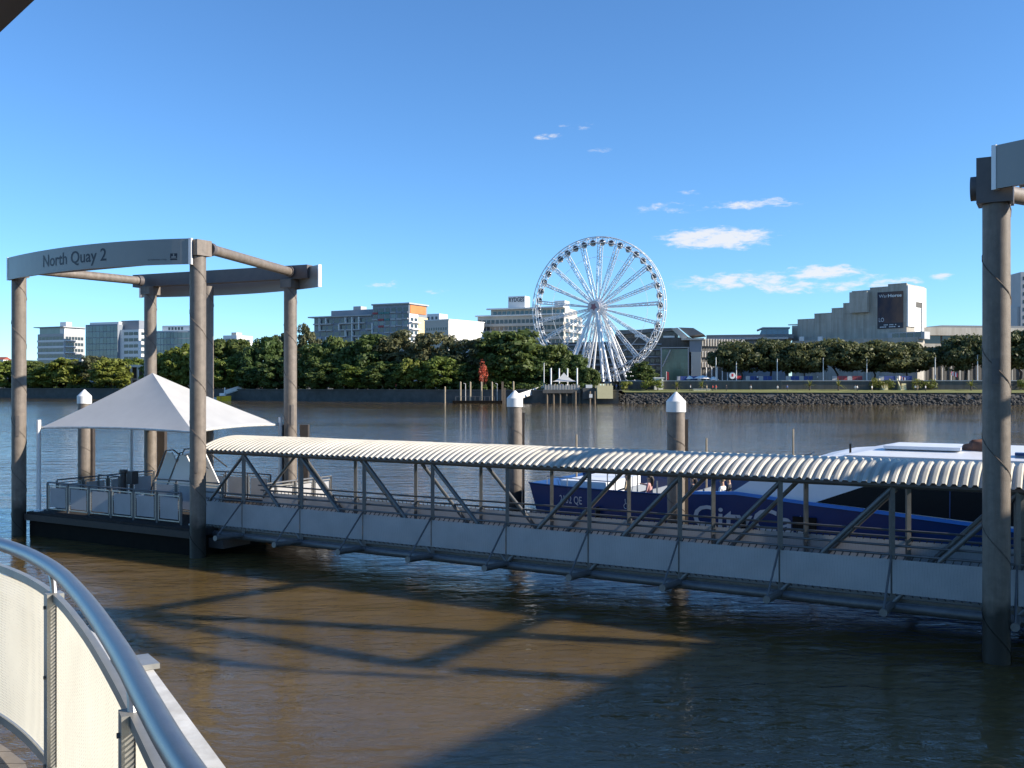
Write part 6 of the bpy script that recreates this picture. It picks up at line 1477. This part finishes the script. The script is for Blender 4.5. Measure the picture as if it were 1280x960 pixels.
def body_mesh(pose, fine):
    """one continuous skinned body, 1.7 m tall standing; faces along -Y"""
    J = {'pel': (0, 0, .93, .125), 'bel': (0, 0, 1.08, .115), 'che': (0, 0.01, 1.28, .14), 'nek': (0, 0.01, 1.45, .055), 'hd0': (0, -0.01, 1.53, .075), 'hd1': (0, -0.02, 1.62, .085), 'hd2': (0, -0.01, 1.69, .055)}
    for s, n in ((-1, 'l'), (1, 'r')):
        J['sh'+n] = (s*.17, 0.01, 1.39, .06); J['el'+n] = (s*.23, 0.03, 1.12, .042); J['wr'+n] = (s*.24, -.04, .89, .028); J['ha'+n] = (s*.235, -.06, .81, .03)
        J['hi'+n] = (s*.095, 0, .88, .09); J['kn'+n] = (s*.10, -.01, .48, .058); J['an'+n] = (s*.10, .01, .08, .04); J['to'+n] = (s*.11, -.14, .035, .035)
    if pose == 'walk':
        J['knl'] = (-.1, -.18, .50, .058); J['anl'] = (-.1, -.22, .09, .04); J['tol'] = (-.1, -.37, .05, .035); J['knr'] = (.1, .06, .47, .058); J['anr'] = (.1, .30, .13, .04); J['tor'] = (.1, .20, .04, .035)
        J['ell'] = (-.22, .14, 1.13, .042); J['wrl'] = (-.23, .16, .90, .028); J['hal'] = (-.23, .15, .82, .03); J['elr'] = (.22, -.08, 1.13, .042); J['wrr'] = (.22, -.24, .97, .028); J['har'] = (.22, -.3, .91, .03)
    if pose in ('sit', 'reach'):
        for k in ('knl', 'knr'): J[k] = (J[k][0]*1.2, -.42, .92, .06)
        for k in ('anl', 'anr'): J[k] = (J[k][0]*1.2, -.42, .52, .04)
        for k in ('tol', 'tor'): J[k] = (J[k][0]*1.2, -.57, .48, .035)
        for s, n in ((-1, 'l'), (1, 'r')): J['el'+n] = (s*.22, -.03, 1.13, .042); J['wr'+n] = (s*.17, -.26, 1.07, .028); J['ha'+n] = (s*.14, -.34, 1.05, .03)
        if pose == 'reach': J['ell'] = (-.30, -.20, 1.30, .042); J['wrl'] = (-.33, -.45, 1.33, .028); J['hal'] = (-.33, -.53, 1.34, .03)
    E = [('pel', 'bel'), ('bel', 'che'), ('che', 'nek'), ('nek', 'hd0'), ('hd0', 'hd1'), ('hd1', 'hd2')]
    for n in 'lr': E += [('che', 'sh'+n), ('sh'+n, 'el'+n), ('el'+n, 'wr'+n), ('wr'+n, 'ha'+n), ('pel', 'hi'+n), ('hi'+n, 'kn'+n), ('kn'+n, 'an'+n), ('an'+n, 'to'+n)]
    ks = list(J); me = bpy.data.meshes.new('body'); me.from_pydata([J[k][:3] for k in ks], [(ks.index(a), ks.index(b)) for a, b in E], [])
    ob = bpy.data.objects.new('tmp', me); col.objects.link(ob); ob.modifiers.new('s', 'SKIN'); sub = ob.modifiers.new('u', 'SUBSURF'); sub.levels = 2 if fine else 1; sub.render_levels = sub.levels
    for i, k in enumerate(ks): me.skin_vertices[0].data[i].radius = (J[k][3], J[k][3]); me.skin_vertices[0].data[i].use_root = (k == 'pel')
    dg = bpy.context.evaluated_depsgraph_get(); out = bpy.data.meshes.new_from_object(ob.evaluated_get(dg)); bpy.data.objects.remove(ob)
    mb = MB(); mb.v = [v.co.copy() for v in out.vertices]; mb.f = [list(p.vertices) for p in out.polygons]
    hands = [Vector(J['wr'+n][:3]) for n in 'lr']+[Vector(J['ha'+n][:3]) for n in 'lr']
    lowc = .93 if pose not in ('sit', 'reach') else .97
    def cls(c):
        if c.z > 1.43 and abs(c.x) < .12: return 0
        if min((c-h).length for h in hands) < .10: return 0
        if pose in ('sit', 'reach') and c.y < -.12 and c.z < 1.0 and min((c-h).length for h in hands) > .2: return 2
        return 2 if c.z < lowc and not (abs(c.x) > .18 and c.z > .7) else 1
    mb.m = [cls(sum((mb.v[i] for i in f), Vector())/len(f)) for f in mb.f]
    bpy.data.meshes.remove(out)
    if fine:      # fingers, nose and ears
        for n in 'lr':
            h = Vector(J['ha'+n][:3]); d = (h-Vector(J['wr'+n][:3])).normalized(); sd = Vector((1, 0, 0)) if abs(d.x) < .8 else Vector((0, 0, 1)); sd = (sd-d*sd.dot(d)).normalized(); cu = d.cross(sd)
            if cu.z > 0: cu = -cu
            for i, ln in enumerate((.065, .078, .072, .055)):
                p = h+sd*(i-1.5)*.019; mb.path([p, p+d*ln*.5+cu*.008, p+d*ln*.85+cu*.03], [.009, .008, .006], 6)
            p = h-sd*.025-d*.03; mb.path([p, p-sd*.03+d*.02, p-sd*.035+d*.05], [.011, .009, .007], 6)
        mb.path([(0, -.10, 1.615), (0, -.125, 1.585), (0, -.10, 1.575)], [.008, .016, .008], 6)
        for s in (-1, 1): mb.path([(s*.083, .0, 1.57), (s*.098, .01, 1.60), (s*.085, .0, 1.63)], [.010, .018, .010], 6)
    return mb
BODY = {}
def person(p, rz, pose, top, pant, hair, label, group, fine=False, scale=1.0, long_hair=False, skin=0):
    key = (pose, fine, top, pant, skin)
    if key not in BODY: BODY[key] = body_mesh(pose, fine).data('person', [SK[skin], TOPS[top], PANTS[pant]], smooth=True); BODY[key].polygons.foreach_set('use_smooth', [True]*len(BODY[key].polygons))
    o = bpy.data.objects.new('person', BODY[key]); col.objects.link(o); o.location = p; o.rotation_euler = (0, 0, rz); o.scale = (scale,)*3; tag(o, label, 'person', group); ROOT[o.name] = Vector((0, 0, 0))
    hk = ('hair', long_hair)
    if hk not in BODY:
        mb = MB(); rows = []
        for i in range(7):
            row = []
            for j in range(14):
                a = 2*math.pi*j/14; el = -0.35+i/6*(math.pi/2+.35); front = max(0, -math.sin(a)); e2 = max(el, 0.55*front)
                r = .104; row.append(len(mb.v)); mb.v.append(Vector((math.cos(a)*math.cos(e2)*r, .005+math.sin(a)*math.cos(e2)*r*1.1, 1.63+math.sin(e2)*r*1.05)))
            rows.append(row)
        for i in range(6):
            for j in range(14): mb.f.append([rows[i][j], rows[i][(j+1) % 14], rows[i+1][(j+1) % 14], rows[i+1][j]]); mb.m.append(0)
        if long_hair: mb.path([(0, .09, 1.66), (0.0, .13, 1.55), (0, .12, 1.42), (0, .12, 1.30)], [.06, .075, .06, .03], 8)
        BODY[hk] = mb
    hm = BODY[hk].data('hair', HR[hair], smooth=True); h = bpy.data.objects.new('hair', hm); col.objects.link(h); h.parent = o
    if fine:
        mb = MB()
        for s in (-1, 1): mb.path_rings([(Vector((s*.032, -.098, 1.607+z)), r) for z, r in ((-.008, .004), (0, .010), (.008, .004))], 8, 0)
        eo = bpy.data.objects.new('eyes', mb.data('eyes', M_['ink'])); col.objects.link(eo); eo.parent = o
    return o
FZ = math.pi+R(29.74)*-1
uaz = -R(29.74)
# passengers on the ferry bow deck (seat 0.46 m above deck; pelvis rests on it)
def seated(s, b, turn, pose, top, hair, lab, lh=False, skin=0, z=1.12): person(BF_.pt(s, b, z-0.83), uaz+turn, pose, top, 0, hair, lab, 'passengers on the ferry bow', True, 1.0, lh, skin)
seated(4.57, 1.3, R(-90), 'reach', 'pink_top', 0, 'person in pink top with dark hair reaching out on the boat deck', True)
seated(3.52, 1.6, R(-80), 'sit', 'tan_shirt', 0, 'person with dark hair sitting behind the white hoop rail on the boat')
seated(6.22, 1.5, R(-70), 'sit', 'dark_shirt', 0, 'person in dark top sitting beside the pile on the boat', True)
seated(7.37, 1.5, R(-100), 'sit', 'white_shirt', 1, 'person in white top at the back of the boat deck')
seated(7.37, 2.3, R(-85), 'sit', 'dark_shirt', 0, 'dark haired person beside the one in white at the back of the boat deck')
PEOPLE = [(863, 10, 'walk', 'white_shirt', 'person in white walking below the parasols'), (883.5, 9.2, 'stand', 'tan_shirt', 'person standing right of the cream planter'), (891, 9.0, 'stand', 'red_shirt', 'person in red right of the cream planter'), (895, 9.4, 'walk', 'red_shirt', 'second person in red right of the cream planter'),
  (908, 9, 'stand', 'dark_shirt', 'dark clothed person below the round sign'), (938.5, 9, 'stand', 'white_shirt', 'person in white below the leftmost olive trees'), (947, 17.2, 'stand', 'white_shirt', 'person in white on the terrace below the leftmost olive trees'), (972, 8, 'stand', 'white_shirt', 'person in white at the foot of a lamp post'),
  (984, 9.5, 'walk', 'blue_shirt', 'person in blue walking on the lawn'), (1069, 8, 'stand', 'white_shirt', 'left of a pair in white on the lawn'), (1071.5, 8.2, 'walk', 'white_shirt', 'right of a pair in white on the lawn'), (1090, 8.5, 'stand', 'white_shirt', 'person in white below the yellowish hedge'),
  (1144, 9, 'walk', 'white_shirt', 'person in white right of the pale steps'), (1147, 9.4, 'stand', 'tan_shirt', 'person in tan right of the pale steps'), (1157, 9, 'stand', 'white_shirt', 'person in white below the right yellowish hedge'), (1022, 17.4, 'stand', 'white_shirt', 'person in white on the terrace below the steps'),
  (777, 12, 'stand', 'white_shirt', 'person in white at the right wheel foot'), (770.5, 12.5, 'walk', 'blue_shirt', 'person in blue at the right wheel foot')]
for i, (px, off, pose, top, lab) in enumerate(PEOPLE):
    d = bank_d(px)+off; z = ZT if off > 15 else zprom(off)
    person((wx(px, d), d, z+0.002), rnd.uniform(0, 6.28), pose, top, i % 2, i % 2, lab, 'people on the far promenade', False, 1.04, False, 0)
for i, px in enumerate((686, 694, 702, 709, 717, 478, 495, 430)):
    d = bank_d(px)+(1.6 if px > 600 else 1.2)
    labs = ('leftmost person under the small peaked tent', 'second person from the left under the small peaked tent', 'middle person under the small peaked tent', 'person right of the tent pole under the small peaked tent', 'rightmost person under the small peaked tent', 'person in white on the river path below the apartments', 'person in red on the river path below the orange corner', 'person on the river path below the left apartment wing')
    person((wx(px, d), d, ZL+0.15 if px < 600 else ZL+0.202), rnd.uniform(0, 6.28), ('stand', 'walk')[i % 2], ('white_shirt', 'tan_shirt', 'blue_shirt', 'white_shirt', 'dark_shirt', 'white_shirt', 'red_shirt', 'white_shirt')[i], i % 2, i % 2, labs[i], 'people on the far promenade', False, 1.04)
